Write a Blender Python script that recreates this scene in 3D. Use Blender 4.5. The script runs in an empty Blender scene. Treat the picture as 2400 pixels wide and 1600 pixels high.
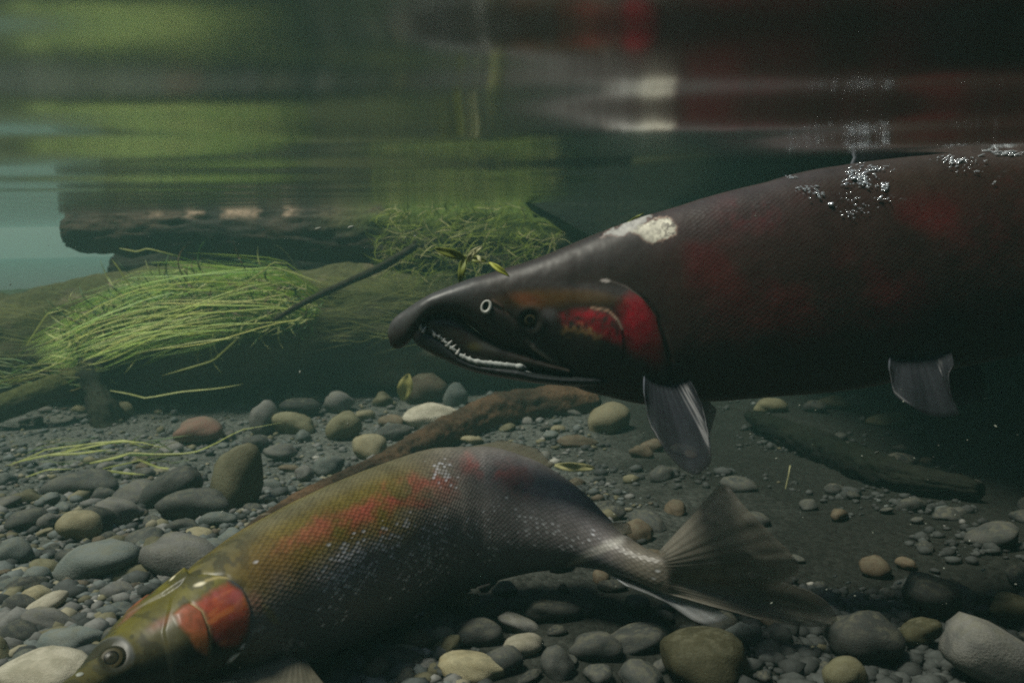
import bpy, bmesh, math, random
import numpy as np
from mathutils import Vector, noise as mnoise

random.seed(7); rng = np.random.default_rng(7)
scene = bpy.context.scene
COL = scene.collection

# ------------------------------------------------------------------ camera
FPX = 2400 * 35.0 / 36.0            # focal length in photo pixels
PITCH, ROLL = math.radians(-6.97), math.radians(1.2)
fw = np.array([0, math.cos(PITCH), math.sin(PITCH)])
U0 = np.array([0, -math.sin(PITCH), math.cos(PITCH)])
R0 = np.array([1.0, 0, 0])
cr = R0 * math.cos(ROLL) - U0 * math.sin(ROLL)
cu = U0 * math.cos(ROLL) + R0 * math.sin(ROLL)
camd = bpy.data.cameras.new("camera"); cam = bpy.data.objects.new("camera", camd)
COL.objects.link(cam); scene.camera = cam
camd.lens = 35; camd.sensor_width = 36; camd.clip_start = 0.01; camd.clip_end = 200
from mathutils import Matrix
cam.matrix_world = Matrix(((cr[0], cu[0], -fw[0], 0), (cr[1], cu[1], -fw[1], 0), (cr[2], cu[2], -fw[2], 0), (0, 0, 0, 1)))
camd.dof.use_dof = True; camd.dof.focus_distance = 0.66; camd.dof.aperture_fstop = 20.0

# ------------------------------------------------------------------ sky, sun, exposure
SUN_EL, SUN_AZ = math.radians(67), math.radians(-106)    # azimuth from +Y towards +X
world = bpy.data.worlds.new("World"); scene.world = world; world.use_nodes = True
wn = world.node_tree; bg = wn.nodes["Background"]
sky = wn.nodes.new("ShaderNodeTexSky"); sky.sky_type = 'NISHITA'; sky.sun_disc = False
sky.sun_elevation = SUN_EL; sky.sun_rotation = SUN_AZ
wn.links.new(sky.outputs[0], bg.inputs[0]); bg.inputs[1].default_value = 0.05
sl = bpy.data.lights.new("sun", 'SUN'); so = bpy.data.objects.new("sun", sl); COL.objects.link(so)
sl.energy = 2.2; sl.angle = math.radians(13); sl.color = (1.0, 0.98, 0.85)
sd = Vector((math.sin(SUN_AZ) * math.cos(SUN_EL), math.cos(SUN_AZ) * math.cos(SUN_EL), math.sin(SUN_EL)))
so.rotation_euler = sd.to_track_quat('Z', 'Y').to_euler(); so.location = (0, 0, 3)
scene.view_settings.view_transform = 'Standard'; scene.view_settings.look = 'None'
scene.view_settings.exposure = 0.72; scene.view_settings.gamma = 1.0
scene.render.engine = 'CYCLES'
cy = scene.cycles
cy.use_denoising = False; cy.max_bounces = 7; cy.diffuse_bounces = 3; cy.glossy_bounces = 4
cy.transparent_max_bounces = 12; cy.volume_bounces = 1; cy.caustics_reflective = False
cy.sample_clamp_indirect = 3.0; cy.filter_width = 2.0

WATER_Z, BED_Z = 0.031, -0.34

# ------------------------------------------------------------------ helpers
def P(px, py, D):
    return (fw + cr * ((px - 1200) / FPX) + cu * ((800 - py) / FPX)) * D
def Pz(px, py, z):
    d = fw + cr * ((px - 1200) / FPX) + cu * ((800 - py) / FPX)
    return d * (z / d[2])
def bed_base(y):
    return -0.268 - 0.072*smooth(0.70, 1.5, np.asarray(y, float))
def Pb(px, py, off=0.0):
    """point where the pixel's ray meets the riverbed (plus off)"""
    d = fw + cr * ((px - 1200) / FPX) + cu * ((800 - py) / FPX); z = -0.30
    for _ in range(25): z = float(bed_base(d[1]*(z/d[2]))) + off
    return d * (z / d[2])
def proj(v):
    v = np.asarray(v, float); D = v @ fw
    return 1200 + FPX * (v @ cr) / D, 800 - FPX * (v @ cu) / D, D
def pchip(xs, ys, x):
    xs = np.asarray(xs, float); ys = np.asarray(ys, float)
    h = np.diff(xs); d = np.diff(ys) / h; m = np.zeros_like(ys)
    m[0] = d[0]; m[-1] = d[-1]
    for i in range(1, len(xs) - 1):
        if d[i-1] * d[i] > 0:
            w1 = 2*h[i] + h[i-1]; w2 = h[i] + 2*h[i-1]
            m[i] = (w1 + w2) / (w1 / d[i-1] + w2 / d[i])
    k = np.clip(np.searchsorted(xs, x) - 1, 0, len(h) - 1)
    t = (x - xs[k]) / h[k]; t2 = t*t; t3 = t2*t
    return (2*t3-3*t2+1)*ys[k] + (t3-2*t2+t)*h[k]*m[k] + (-2*t3+3*t2)*ys[k+1] + (t3-t2)*h[k]*m[k+1]
def smooth(a, b, x):
    t = np.clip((x - a) / (b - a), 0, 1); return t*t*(3-2*t)
def pdist(x, y, pts):
    best = np.full(np.shape(x), 1e9)
    for (ax, ay), (bx, by) in zip(pts[:-1], pts[1:]):
        vx, vy = bx-ax, by-ay; L = vx*vx+vy*vy
        t = np.clip(((x-ax)*vx + (y-ay)*vy) / L, 0, 1)
        best = np.minimum(best, np.hypot(x-ax-t*vx, y-ay-t*vy))
    return best
def inside(x, y, pts):
    c = np.zeros(np.shape(x), bool); n = len(pts)
    for i in range(n):
        ax, ay = pts[i]; bx, by = pts[(i+1) % n]
        if ay == by: continue
        cond = ((ay > y) != (by > y)) & (x < (bx-ax)*(y-ay)/(by-ay)+ax)
        c ^= cond
    return c
def polymask(x, y, pts, soft):
    d = pdist(x, y, list(pts) + [pts[0]])
    return smooth(-soft, soft, np.where(inside(x, y, pts), d, -d))
def blob(x, y, cx, cy_, rx, ry, a=0.0, s=0.6):
    ca, sa = math.cos(math.radians(a)), math.sin(math.radians(a))
    u = ((x-cx)*ca + (y-cy_)*sa)/rx; v = (-(x-cx)*sa + (y-cy_)*ca)/ry
    return 1 - smooth(s, 1.0, np.hypot(u, v))
_tab = rng.random((256, 256))
def vn(x, y):                                   # smooth value noise, vectorised
    xi = np.floor(x).astype(int); yi = np.floor(y).astype(int); fx = x-xi; fy = y-yi
    fx = fx*fx*(3-2*fx); fy = fy*fy*(3-2*fy)
    g = lambda a, b: _tab[a % 256, b % 256]
    return (g(xi,yi)*(1-fx)+g(xi+1,yi)*fx)*(1-fy) + (g(xi,yi+1)*(1-fx)+g(xi+1,yi+1)*fx)*fy
def fbm(x, y, o=4):
    s = 0; a = 0.5
    for _ in range(o):
        s = s + a*vn(x, y); x = x*2.03+17.1; y = y*2.03+9.7; a *= 0.5
    return s
def mixc(c, col, m):
    return c*(1-m[..., None]) + np.asarray(col)*m[..., None]

def mesh_obj(name, verts, faces, mat, parent=None, smooth_=True, cols=None, uvs=None):
    me = bpy.data.meshes.new(name)
    me.from_pydata([tuple(v) for v in np.asarray(verts)], [], faces)
    if smooth_: me.polygons.foreach_set("use_smooth", np.ones(len(me.polygons), bool))
    if cols is not None:
        a = me.color_attributes.new("Col", 'FLOAT_COLOR', 'POINT')
        c4 = np.ones((len(me.vertices), 4), np.float32); c4[:, :3] = cols
        a.data.foreach_set("color", c4.ravel())
    if uvs is not None:
        li = np.zeros(len(me.loops), int); me.loops.foreach_get("vertex_index", li)
        uvl = me.uv_layers.new(name="UVMap")
        uvl.data.foreach_set("uv", np.asarray(uvs, np.float32)[li].ravel())
    me.materials.append(mat); me.update()
    o = bpy.data.objects.new(name, me); COL.objects.link(o)
    if parent is not None: setparent(o, parent)
    return o
def setparent(o, p):
    o.parent = p; o.matrix_parent_inverse = p.matrix_world.inverted() if p.matrix_world else Matrix()
def empty(name, loc):
    o = bpy.data.objects.new(name, None); COL.objects.link(o); o.location = loc
    o.matrix_world = Matrix.Translation(Vector(loc)); return o
def tag(o, label=None, cat=None, group=None, kind=None):
    if label: o["label"] = label
    if cat: o["category"] = cat
    if group: o["group"] = group
    if kind: o["kind"] = kind
    return o

# ------------------------------------------------------------------ materials
def newmat(name):
    m = bpy.data.materials.new(name); m.use_nodes = True
    return m, m.node_tree, m.node_tree.nodes["Principled BSDF"]
def N(nt, t, **kw):
    n = nt.nodes.new(t)
    for k, v in kw.items(): setattr(n, k, v)
    return n
def mathn(nt, op, a, b=None):
    n = N(nt, "ShaderNodeMath", operation=op)
    for i, v in enumerate((a, b)):
        if v is None: continue
        if isinstance(v, (int, float)): n.inputs[i].default_value = v
        else: nt.links.new(v, n.inputs[i])
    return n.outputs[0]
def mixrgb(nt, fac, a, b, blend='MIX'):
    n = N(nt, "ShaderNodeMix", data_type='RGBA', blend_type=blend)
    for i, v in ((0, fac), (6, a), (7, b)):
        if isinstance(v, (int, float)): n.inputs[i].default_value = v
        elif isinstance(v, tuple): n.inputs[i].default_value = (*v, 1) if len(v) == 3 else v
        else: nt.links.new(v, n.inputs[i])
    return n.outputs[2]
def ramp(nt, src, stops):
    r = N(nt, "ShaderNodeValToRGB"); nt.links.new(src, r.inputs[0])
    el = r.color_ramp.elements
    while len(el) < len(stops): el.new(0.5)
    for e, (p, c) in zip(el, stops):
        e.position = p; e.color = (*c, 1) if isinstance(c, tuple) else (c, c, c, 1)
    return r.outputs[0]
def noise_n(nt, vec, scale, detail=4, rough=0.55):
    n = N(nt, "ShaderNodeTexNoise"); n.inputs["Scale"].default_value = scale
    n.inputs["Detail"].default_value = detail; n.inputs["Roughness"].default_value = rough
    if vec is not None: nt.links.new(vec, n.inputs["Vector"])
    return n
def bump(nt, h, strength, dist, normal=None):
    b = N(nt, "ShaderNodeBump"); b.inputs["Strength"].default_value = strength
    b.inputs["Distance"].default_value = dist; nt.links.new(h, b.inputs["Height"])
    if normal is not None: nt.links.new(normal, b.inputs["Normal"])
    return b.outputs[0]

def mat_stone(name, ca, cb, speck=0.3):
    m, nt, bs = newmat(name)
    tc = N(nt, "ShaderNodeTexCoord"); oi = N(nt, "ShaderNodeObjectInfo")
    add = N(nt, "ShaderNodeVectorMath", operation='ADD')
    nt.links.new(tc.outputs["Object"], add.inputs[0])
    sc = N(nt, "ShaderNodeVectorMath", operation='SCALE'); sc.inputs[0].default_value = (31, 17, 53)
    nt.links.new(oi.outputs["Random"], sc.inputs["Scale"]); nt.links.new(sc.outputs[0], add.inputs[1])
    n1 = noise_n(nt, add.outputs[0], 1.3, 5); n2 = noise_n(nt, add.outputs[0], 14, 3, 0.7)
    c = mixrgb(nt, ramp(nt, n1.outputs[0], [(0.35, 0.0), (0.65, 1.0)]), ca, cb)
    c = mixrgb(nt, speck, c, ramp(nt, n2.outputs[0], [(0.3, 0.25), (0.7, 1.0)]), 'MULTIPLY')
    br = mathn(nt, 'ADD', mathn(nt, 'MULTIPLY', oi.outputs["Random"], 0.7), 0.65)
    g = N(nt, "ShaderNodeCombineColor")
    for i in range(3): nt.links.new(br, g.inputs[i])
    c = mixrgb(nt, 1.0, c, g.outputs[0], 'MULTIPLY')
    # film of silt and algae where the stone faces up
    geo = N(nt, "ShaderNodeNewGeometry"); sx = N(nt, "ShaderNodeSeparateXYZ")
    nt.links.new(geo.outputs["Normal"], sx.inputs[0])
    n3 = noise_n(nt, add.outputs[0], 3.0, 4)
    f = mathn(nt, 'MULTIPLY', ramp(nt, sx.outputs[2], [(0.3, 0.0), (0.95, 1.0)]), ramp(nt, n3.outputs[0], [(0.45, 0.0), (0.62, 0.45)]))
    c = mixrgb(nt, f, c, (0.16, 0.155, 0.10))
    nt.links.new(c, bs.inputs["Base Color"])
    bs.inputs["Roughness"].default_value = 0.75; bs.inputs["Specular IOR Level"].default_value = 0.2
    nt.links.new(bump(nt, n2.outputs[0], 0.25, 0.15), bs.inputs["Normal"])
    return m
def mat_simple(name, col, rough=0.6, spec=0.25, var=0.3, scale=60, bumpd=0.0):
    m, nt, bs = newmat(name)
    tc = N(nt, "ShaderNodeTexCoord"); n1 = noise_n(nt, tc.outputs["Object"], scale, 4)
    dark = tuple(x*(1-var) for x in col)
    nt.links.new(mixrgb(nt, n1.outputs[0], dark, tuple(min(1, x*(1+var)) for x in col)), bs.inputs["Base Color"])
    bs.inputs["Roughness"].default_value = rough; bs.inputs["Specular IOR Level"].default_value = spec
    if bumpd: nt.links.new(bump(nt, n1.outputs[0], 0.6, bumpd), bs.inputs["Normal"])
    return m
def mat_vcol(name, rough=0.6, spec=0.2, scale=120, var=0.35, trans=0.0, bumpd=0.0):
    m, nt, bs = newmat(name)
    at = N(nt, "ShaderNodeAttribute", attribute_name="Col")
    tc = N(nt, "ShaderNodeTexCoord"); n1 = noise_n(nt, tc.outputs["Object"], scale, 5, 0.65)
    c = mixrgb(nt, 1.0, at.outputs["Color"], ramp(nt, n1.outputs[0], [(0.25, 1-var), (0.75, 1+var)]), 'MULTIPLY')
    nt.links.new(c, bs.inputs["Base Color"])
    bs.inputs["Roughness"].default_value = rough; bs.inputs["Specular IOR Level"].default_value = spec
    if bumpd: nt.links.new(bump(nt, n1.outputs[0], 0.7, bumpd), bs.inputs["Normal"])
    if trans:
        tr = N(nt, "ShaderNodeBsdfTranslucent"); nt.links.new(c, tr.inputs[0])
        mx = N(nt, "ShaderNodeMixShader"); mx.inputs[0].default_value = trans
        nt.links.new(bs.outputs[0], mx.inputs[1]); nt.links.new(tr.outputs[0], mx.inputs[2])
        nt.links.new(mx.outputs[0], nt.nodes["Material Output"].inputs[0])
    return m
def mat_skin(name, scale_mm, glint, rough=0.42, spec=0.35, bumps=0.35, edge=0.35):
    """scaled fish skin: vertex-colour pattern, hexagonal scale relief in body coordinates, painted glints on single silvery scales"""
    m, nt, bs = newmat(name)
    at = N(nt, "ShaderNodeAttribute", attribute_name="Col")
    gl = N(nt, "ShaderNodeAttribute", attribute_name="Glint")
    uv = N(nt, "ShaderNodeUVMap"); uv.uv_map = "UVMap"
    mp = N(nt, "ShaderNodeMapping"); nt.links.new(uv.outputs[0], mp.inputs[0])
    k = 1000.0 / scale_mm; mp.inputs["Scale"].default_value = (k*0.72, k*1.2, 1); mp.inputs["Rotation"].default_value = (0, 0, math.radians(40))
    vo = N(nt, "ShaderNodeTexVoronoi"); vo.voronoi_dimensions = '2D'; vo.inputs["Scale"].default_value = 1.0
    vo.inputs["Randomness"].default_value = 0.35; nt.links.new(mp.outputs[0], vo.inputs["Vector"])
    tc = N(nt, "ShaderNodeTexCoord"); n1 = noise_n(nt, tc.outputs["Object"], 45, 5, 0.6)
    scol = ramp(nt, vo.outputs["Distance"], [(0.25, 1.0), (0.62, 1.0 - edge)])
    smask = mixrgb(nt, gl.outputs["Alpha"], (1, 1, 1), scol)
    c = mixrgb(nt, 1.0, at.outputs["Color"], smask, 'MULTIPLY')
    c = mixrgb(nt, 1.0, c, ramp(nt, n1.outputs[0], [(0.25, 0.72), (0.75, 1.25)]), 'MULTIPLY')
    sep = N(nt, "ShaderNodeSeparateColor"); nt.links.new(vo.outputs["Color"], sep.inputs[0])
    gsep = N(nt, "ShaderNodeSeparateColor"); nt.links.new(gl.outputs["Color"], gsep.inputs[0])
    # scale gets a painted silvery glint where its random value beats local amount
    g = mathn(nt, 'GREATER_THAN', mathn(nt, 'ADD', sep.outputs[0], gsep.outputs[0]), 1.0)
    g = mathn(nt, 'MULTIPLY', mathn(nt, 'MULTIPLY', g, gl.outputs['Alpha']), mathn(nt, 'POWER', sep.outputs[1], 0.9))
    g = mathn(nt, 'MULTIPLY', g, ramp(nt, vo.outputs["Distance"], [(0.1, 1.0), (0.6, 0.0)]))
    c = mixrgb(nt, mathn(nt, 'MULTIPLY', g, glint), c, (0.92, 0.92, 0.95))
    nt.links.new(c, bs.inputs["Base Color"])
    nt.links.new(mathn(nt, 'MULTIPLY', g, 0.5), bs.inputs["Metallic"])
    bs.inputs["Roughness"].default_value = rough; bs.inputs["Specular IOR Level"].default_value = spec
    h = mathn(nt, 'MULTIPLY', mathn(nt, 'SUBTRACT', 1.0, vo.outputs["Distance"]), gl.outputs["Alpha"])
    h = mathn(nt, 'ADD', h, mathn(nt, 'MULTIPLY', n1.outputs[0], 0.5))
    nt.links.new(bump(nt, h, bumps, scale_mm*0.0003), bs.inputs["Normal"])
    return m
def mat_fin(name, col, edgecol, rays, alpha=0.8):
    m, nt, bs = newmat(name)
    uv = N(nt, "ShaderNodeUVMap"); uv.uv_map = "UVMap"; sx = N(nt, "ShaderNodeSeparateXYZ"); nt.links.new(uv.outputs[0], sx.inputs[0])
    s = mathn(nt, 'SINE', mathn(nt, 'MULTIPLY', sx.outputs[0], rays*2*math.pi))
    n1 = noise_n(nt, uv.outputs[0], 9, 5, 0.7)
    c = mixrgb(nt, mathn(nt, 'ADD', mathn(nt, 'MULTIPLY', s, 0.3), 0.5), tuple(x*0.78 for x in col), col)
    c = mixrgb(nt, ramp(nt, n1.outputs[0], [(0.35, 0.0), (0.7, 0.6)]), c, tuple(x*0.45 for x in col))
    e = ramp(nt, sx.outputs[0], [(0.0, 1.0), (0.035, 0.0)])
    c = mixrgb(nt, e, c, edgecol)
    nt.links.new(c, bs.inputs["Base Color"]); bs.inputs["Roughness"].default_value = 0.45
    tr = N(nt, "ShaderNodeBsdfTranslucent"); nt.links.new(c, tr.inputs[0])
    tp = N(nt, "ShaderNodeBsdfTransparent")
    m1 = N(nt, "ShaderNodeMixShader"); m1.inputs[0].default_value = 0.25
    m2 = N(nt, "ShaderNodeMixShader")
    nt.links.new(bs.outputs[0], m1.inputs[1]); nt.links.new(tr.outputs[0], m1.inputs[2])
    a = mathn(nt, 'MULTIPLY', ramp(nt, sx.outputs[1], [(0.0, 0.0), (0.10, 1.0), (0.4, 0.9), (1.0, 0.5)]), alpha)
    nt.links.new(a, m2.inputs[0]); nt.links.new(tp.outputs[0], m2.inputs[1]); nt.links.new(m1.outputs[0], m2.inputs[2])
    nt.links.new(m2.outputs[0], nt.nodes["Material Output"].inputs[0])
    nt.links.new(bump(nt, s, 0.2, 0.0003), bs.inputs["Normal"])
    return m

# ------------------------------------------------------------------ riverbed
def axis(dense0, dense1, step, far, growth=1.25):
    mid = list(np.arange(dense0, dense1, step)); a = []; s = step; x = dense0
    while x > -far: s *= growth; x -= s; a.append(x)
    b = []; s = step; x = mid[-1]
    while x < far: s *= growth; x += s; b.append(x)
    return np.clip(np.array(a[::-1] + mid + b), -far, far)
def grid(xs, ys):
    X, Y = np.meshgrid(xs, ys); nx, ny = len(xs), len(ys)
    i = np.arange(nx*ny).reshape(ny, nx)
    f = np.stack([i[:-1, :-1], i[:-1, 1:], i[1:, 1:], i[1:, :-1]], -1).reshape(-1, 4)
    return X.ravel(), Y.ravel(), f.tolist()
def bed_h(x, y):
    return bed_base(y) + 0.03*(fbm(x*3.1+40, y*3.1+11)-0.5) + 0.012*(fbm(x*14+3, y*14+5)-0.5)
def make_bed():
    x, y, f = grid(axis(-1.4, 1.4, 0.012, 12.0), axis(0.5, 2.9, 0.012, 12.0))
    z = bed_h(x, y) + 0.004*(fbm(x*60, y*60)-0.5)
    m, nt, bs = newmat("riverbed_silt")
    tc = N(nt, "ShaderNodeTexCoord")
    n1 = noise_n(nt, tc.outputs["Object"], 6, 5); n2 = noise_n(nt, tc.outputs["Object"], 260, 4, 0.7)
    vo = N(nt, "ShaderNodeTexVoronoi"); vo.inputs["Scale"].default_value = 170; nt.links.new(tc.outputs["Object"], vo.inputs["Vector"])
    sp = N(nt, "ShaderNodeSeparateColor"); nt.links.new(vo.outputs["Color"], sp.inputs[0])
    c = mixrgb(nt, n1.outputs[0], (0.075, 0.082, 0.072), (0.145, 0.15, 0.125))
    c = mixrgb(nt, 0.7, c, ramp(nt, sp.outputs[0], [(0.0, 0.45), (1.0, 1.5)]), 'MULTIPLY')
    c = mixrgb(nt, 0.6, c, ramp(nt, n2.outputs[0], [(0.3, 0.4), (0.7, 1.4)]), 'MULTIPLY')
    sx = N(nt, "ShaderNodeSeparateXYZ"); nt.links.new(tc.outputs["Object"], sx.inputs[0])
    silt_shade = mathn(nt, 'ADD', mathn(nt, 'ADD', sx.outputs[0], mathn(nt, 'MULTIPLY', ramp(nt, sx.outputs[1], [(0.66, 1.0), (0.9, 0.0)]), 0.16)), mathn(nt, 'MULTIPLY', mathn(nt, 'SUBTRACT', n1.outputs[0], 0.5), 0.5))
    c = mixrgb(nt, ramp(nt, silt_shade, [(0.02, 0.0), (0.22, 0.85)]), c, (0.011, 0.012, 0.009))      # dark silt, with the right side's shade painted into its near-black colour
    nt.links.new(c, bs.inputs["Base Color"]); bs.inputs["Roughness"].default_value = 0.9
    bs.inputs["Specular IOR Level"].default_value = 0.1
    h = mathn(nt, 'SUBTRACT', n2.outputs[0], vo.outputs["Distance"])
    nt.links.new(bump(nt, h, 0.8, 0.004), bs.inputs["Normal"])
    o = mesh_obj("riverbed", np.stack([x, y, z], 1), f, m)
    tag(o, "dark silty gravel riverbed with shade painted into its right side", "riverbed", kind="structure")
make_bed()

# ------------------------------------------------------------------ water surface seen from below
def make_water():
    x, y, f = grid(axis(-1.3, 1.3, 0.009, 12.0), axis(0.06, 2.6, 0.007, 12.0))
    z = np.full_like(x, WATER_Z)
    waves = [(0.36, 24, 0.0009, 1.0), (0.21, -30, 0.0007, 2.3), (0.14, 17, 0.00055, 1.6), (0.09, -24, 0.00036, 5.1), (0.055, 12, 0.00014, 3.3)]
    for L, a, A, ph in waves:
        ca, sa = math.sin(math.radians(a)), math.cos(math.radians(a))
        wob = 2.6*(fbm(x*4.0+L*50, y*3.0+7, 2)-0.5)*2*math.pi*0.35
        z += A*(0.3+0.7*np.exp(-(np.maximum(0, y-.3)/.45)**2))*np.sin(2*math.pi*(x*ca + y*sa)/L + ph + wob)*(1.0 if L > 0.15 else 0.12+0.88*np.exp(-(np.maximum(0, y-.12)/(2.2*L))**2))
    # water lifted along the back of the big fish
    z += 0.009*np.exp(-((x-0.36)/0.17)**2 - ((y-0.60)/0.10)**2)
    fade = np.exp(-(np.maximum(0, np.hypot(x, y)-3)/3)**2); z = WATER_Z + (z-WATER_Z)*fade
    m, nt, bs = newmat("water_underside"); nt.nodes.remove(bs)
    fr = N(nt, "ShaderNodeFresnel"); fr.inputs["IOR"].default_value = 1.333
    gl = N(nt, "ShaderNodeBsdfGlossy"); gl.inputs["Roughness"].default_value = 0.13; gl.inputs["Color"].default_value = (0.96, 0.97, 0.96, 1)
    tp = N(nt, "ShaderNodeBsdfTransparent"); mx = N(nt, "ShaderNodeMixShader")
    nt.links.new(fr.outputs[0], mx.inputs[0]); nt.links.new(tp.outputs[0], mx.inputs[1]); nt.links.new(gl.outputs[0], mx.inputs[2])
    nt.links.new(mx.outputs[0], nt.nodes["Material Output"].inputs[0])
    o = mesh_obj("water_surface", np.stack([x, y, z], 1), f, m)
    tag(o, "rippled stream surface seen from below", "water", kind="structure")
make_water()

# ------------------------------------------------------------------ unseen bank added above the water to shade the right side
def make_shade_bank():
    xs = np.concatenate([np.linspace(0.0, 1.0, 60), np.linspace(1.05, 2.6, 40), np.linspace(2.7, 11.5, 20)]); ys = np.linspace(-5.0, 11.0, 260)
    X, Y = np.meshgrid(xs, ys); edge = 0.29 + 0.24*(fbm(Y*2.3+4, Y*0+2, 4)-0.5)*smooth(0.0, 0.5, np.abs(Y-0.6)+0.25)
    XX = X + edge*(1-smooth(0, 2, X))
    lo = 0.24 + 0.05*(fbm(X*6, Y*6+3, 4)-0.5) - 0.75*smooth(1.5, 2.3, X); hi = 0.27 + 0.42*smooth(0.0, 0.8, X) + 0.06*(fbm(X*3+9, Y*3, 4)-0.5)
    nx, ny = len(xs), len(ys); i = np.arange(nx*ny).reshape(ny, nx); q = nx*ny
    f = np.stack([i[:-1, :-1], i[1:, :-1], i[1:, 1:], i[:-1, 1:]], -1).reshape(-1, 4); g = (f[:, ::-1] + q)
    e = np.stack([i[:-1, 0], i[:-1, 0]+q, i[1:, 0]+q, i[1:, 0]], -1)
    V = np.concatenate([np.stack([XX.ravel(), Y.ravel(), lo.ravel()], 1), np.stack([XX.ravel(), Y.ravel(), np.maximum(hi, lo+.02).ravel()], 1)])
    o = mesh_obj("added_shade_bank", V, np.concatenate([f, g, e]).tolist(), mat_simple("shade_bank", (0.06, 0.05, 0.03), 0.95, 0.1, 0.5, 12, 0.02))  # out of view, added only to block sun and sky
    tag(o, "added unseen earth bank over the pool, shading the right side", "bank", kind="structure")
make_shade_bank()

# ------------------------------------------------------------------ turbid water
def make_haze():
    m, nt, bs = newmat("turbid_water"); nt.nodes.remove(bs)
    v = N(nt, "ShaderNodeVolumePrincipled"); v.inputs["Color"].default_value = (0.36, 0.76, 0.66, 1)
    v.inputs["Density"].default_value = 0.078; v.inputs["Anisotropy"].default_value = 0.25
    nt.links.new(v.outputs[0], nt.nodes["Material Output"].inputs["Volume"])
    bm = bmesh.new(); bmesh.ops.create_cube(bm, size=1)
    me = bpy.data.meshes.new("haze"); bm.to_mesh(me); bm.free(); me.materials.append(m)
    o = bpy.data.objects.new("haze", me); COL.objects.link(o)
    o.scale = (25, 25, 2.22); o.location = (0, 0, -0.39)
    tag(o, "murky greenish stream water filling the scene", "water haze", kind="stuff")
make_haze()

# ------------------------------------------------------------------ fish
class Fish: pass
def loft(t, ctr, up, half, rgt, wid, nt_=144, p=0.92, wshift=0.0):
    """rings round a spine; returns verts (n,m,3), faces, centre"""
    th = np.linspace(0, 2*math.pi, nt_, endpoint=False)
    cs, sn = np.cos(th), np.sin(th)
    cx = np.sign(cs)*np.abs(cs)**p; sy = np.sign(sn)*np.abs(sn)**p
    V = ctr[:, None, :] + up[:, None, :]*(half[:, None]*sy[None, :])[..., None] + rgt[:, None, :]*(wid[:, None]*cx[None, :])[..., None]
    return V
def ring_faces(n, m, off=0):
    i = np.arange(n*m).reshape(n, m); j = np.roll(i, -1, 1)
    f = (np.stack([i[:-1], j[:-1], j[1:], i[1:]], -1).reshape(-1, 4)+off).tolist()
    f.append([int(a)+off for a in i[0][::-1]]); f.append([int(a)+off for a in i[-1]])
    return f
def side_loft(tab, tt, Dfun, m=144, p=0.92):
    """loft in the fish's own side plane from (t, top, bottom, half width) in photo pixels"""
    tab = np.array(tab, float)
    top = pchip(tab[:, 0], tab[:, 1], tt); bot = pchip(tab[:, 0], tab[:, 2], tt); w = pchip(tab[:, 0], tab[:, 3], tt)
    D = Dfun(tt); k = D/FPX
    ctr = np.stack([P(a, b, d) for a, b, d in zip(tt, (top+bot)/2, D)])
    n = len(tt)
    V = loft(tt, ctr, np.repeat(cu[None], n, 0), (bot-top)/2*k, np.repeat(-fw[None], n, 0), w*k, m, p)
    return V, ctr
def mirror_px(V):
    """photo pixels of each vertex's counterpart on the near flank (pattern is the same on both flanks)"""
    m = V.shape[1]; j = np.arange(m); near = np.where((j <= m//4) | (j >= 3*m//4), j, (m//2 - j) % m)
    x, y, D = proj(V[:, near]); return x, y
def skin_attr(o, glint, smask):
    a = o.data.color_attributes.new("Glint", 'FLOAT_COLOR', 'POINT')
    c = np.zeros((len(o.data.vertices), 4), np.float32); c[:, 0] = c[:, 1] = c[:, 2] = glint; c[:, 3] = smask
    a.data.foreach_set("color", c.ravel())
def body_uv(V, ctr):
    s = np.concatenate([[0], np.cumsum(np.linalg.norm(np.diff(ctr, axis=0), axis=1))])
    seg = np.linalg.norm(np.diff(V, axis=1, append=V[:, :1]), axis=2)
    g = np.concatenate([np.zeros((len(V), 1)), np.cumsum(seg, 1)[:, :-1]], 1)
    m = V.shape[1]; g = np.where(np.arange(m)[None] > m//2, g - g[:, -1:] - seg[:, -1:], g)
    return np.stack([np.repeat(s[:, None], m, 1), g], -1)
def fan_fin(name, base, tips, mat, parent, nr=40, ns=14, curl=None, amp=0.00012, ripple=30, thick=0.0007):
    """membrane spread between base points and tip points (each a list of 3D points), corrugated by its rays"""
    def res(pts, n):
        pts = np.array(pts); d = np.concatenate([[0], np.cumsum(np.linalg.norm(np.diff(pts, axis=0), axis=1))]); d /= d[-1]
        u = np.linspace(0, 1, n); return np.stack([pchip(d, pts[:, i], u) for i in range(3)], 1)
    B, T = res(base, nr*3), res(tips, nr*3); n = nr*3
    v = np.linspace(0, 1, ns)
    G = B[:, None]*(1-v)[None, :, None] + T[:, None]*v[None, :, None]
    nrm = np.cross(T[n//2]-B[n//2], B[-1]-B[0]); nrm /= np.linalg.norm(nrm)+1e-9
    u = np.linspace(0, 1, n)
    h = amp*np.cos(2*math.pi*u*nr)[:, None]*np.ones(ns)[None] + amp*ripple*(fbm(u[:, None]*5+3, v[None]*2+1, 3)-0.5)*v[None]
    if curl is not None: h = h + curl(u[:, None], v[None])
    G = G + h[..., None]*nrm
    # ragged trailing edge
    i = np.arange(n*ns).reshape(n, ns)
    f = np.stack([i[:-1, :-1], i[:-1, 1:], i[1:, 1:], i[1:, :-1]], -1).reshape(-1, 4).tolist()
    uv = np.stack([np.repeat(u[:, None], ns, 1), np.repeat(v[None], n, 0)], -1).reshape(-1, 2)
    o = mesh_obj(name, G.reshape(-1, 3), f, mat, parent, uvs=uv)
    md = o.modifiers.new("thickness", 'SOLIDIFY'); md.thickness = thick; md.offset = 0
    return o
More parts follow.
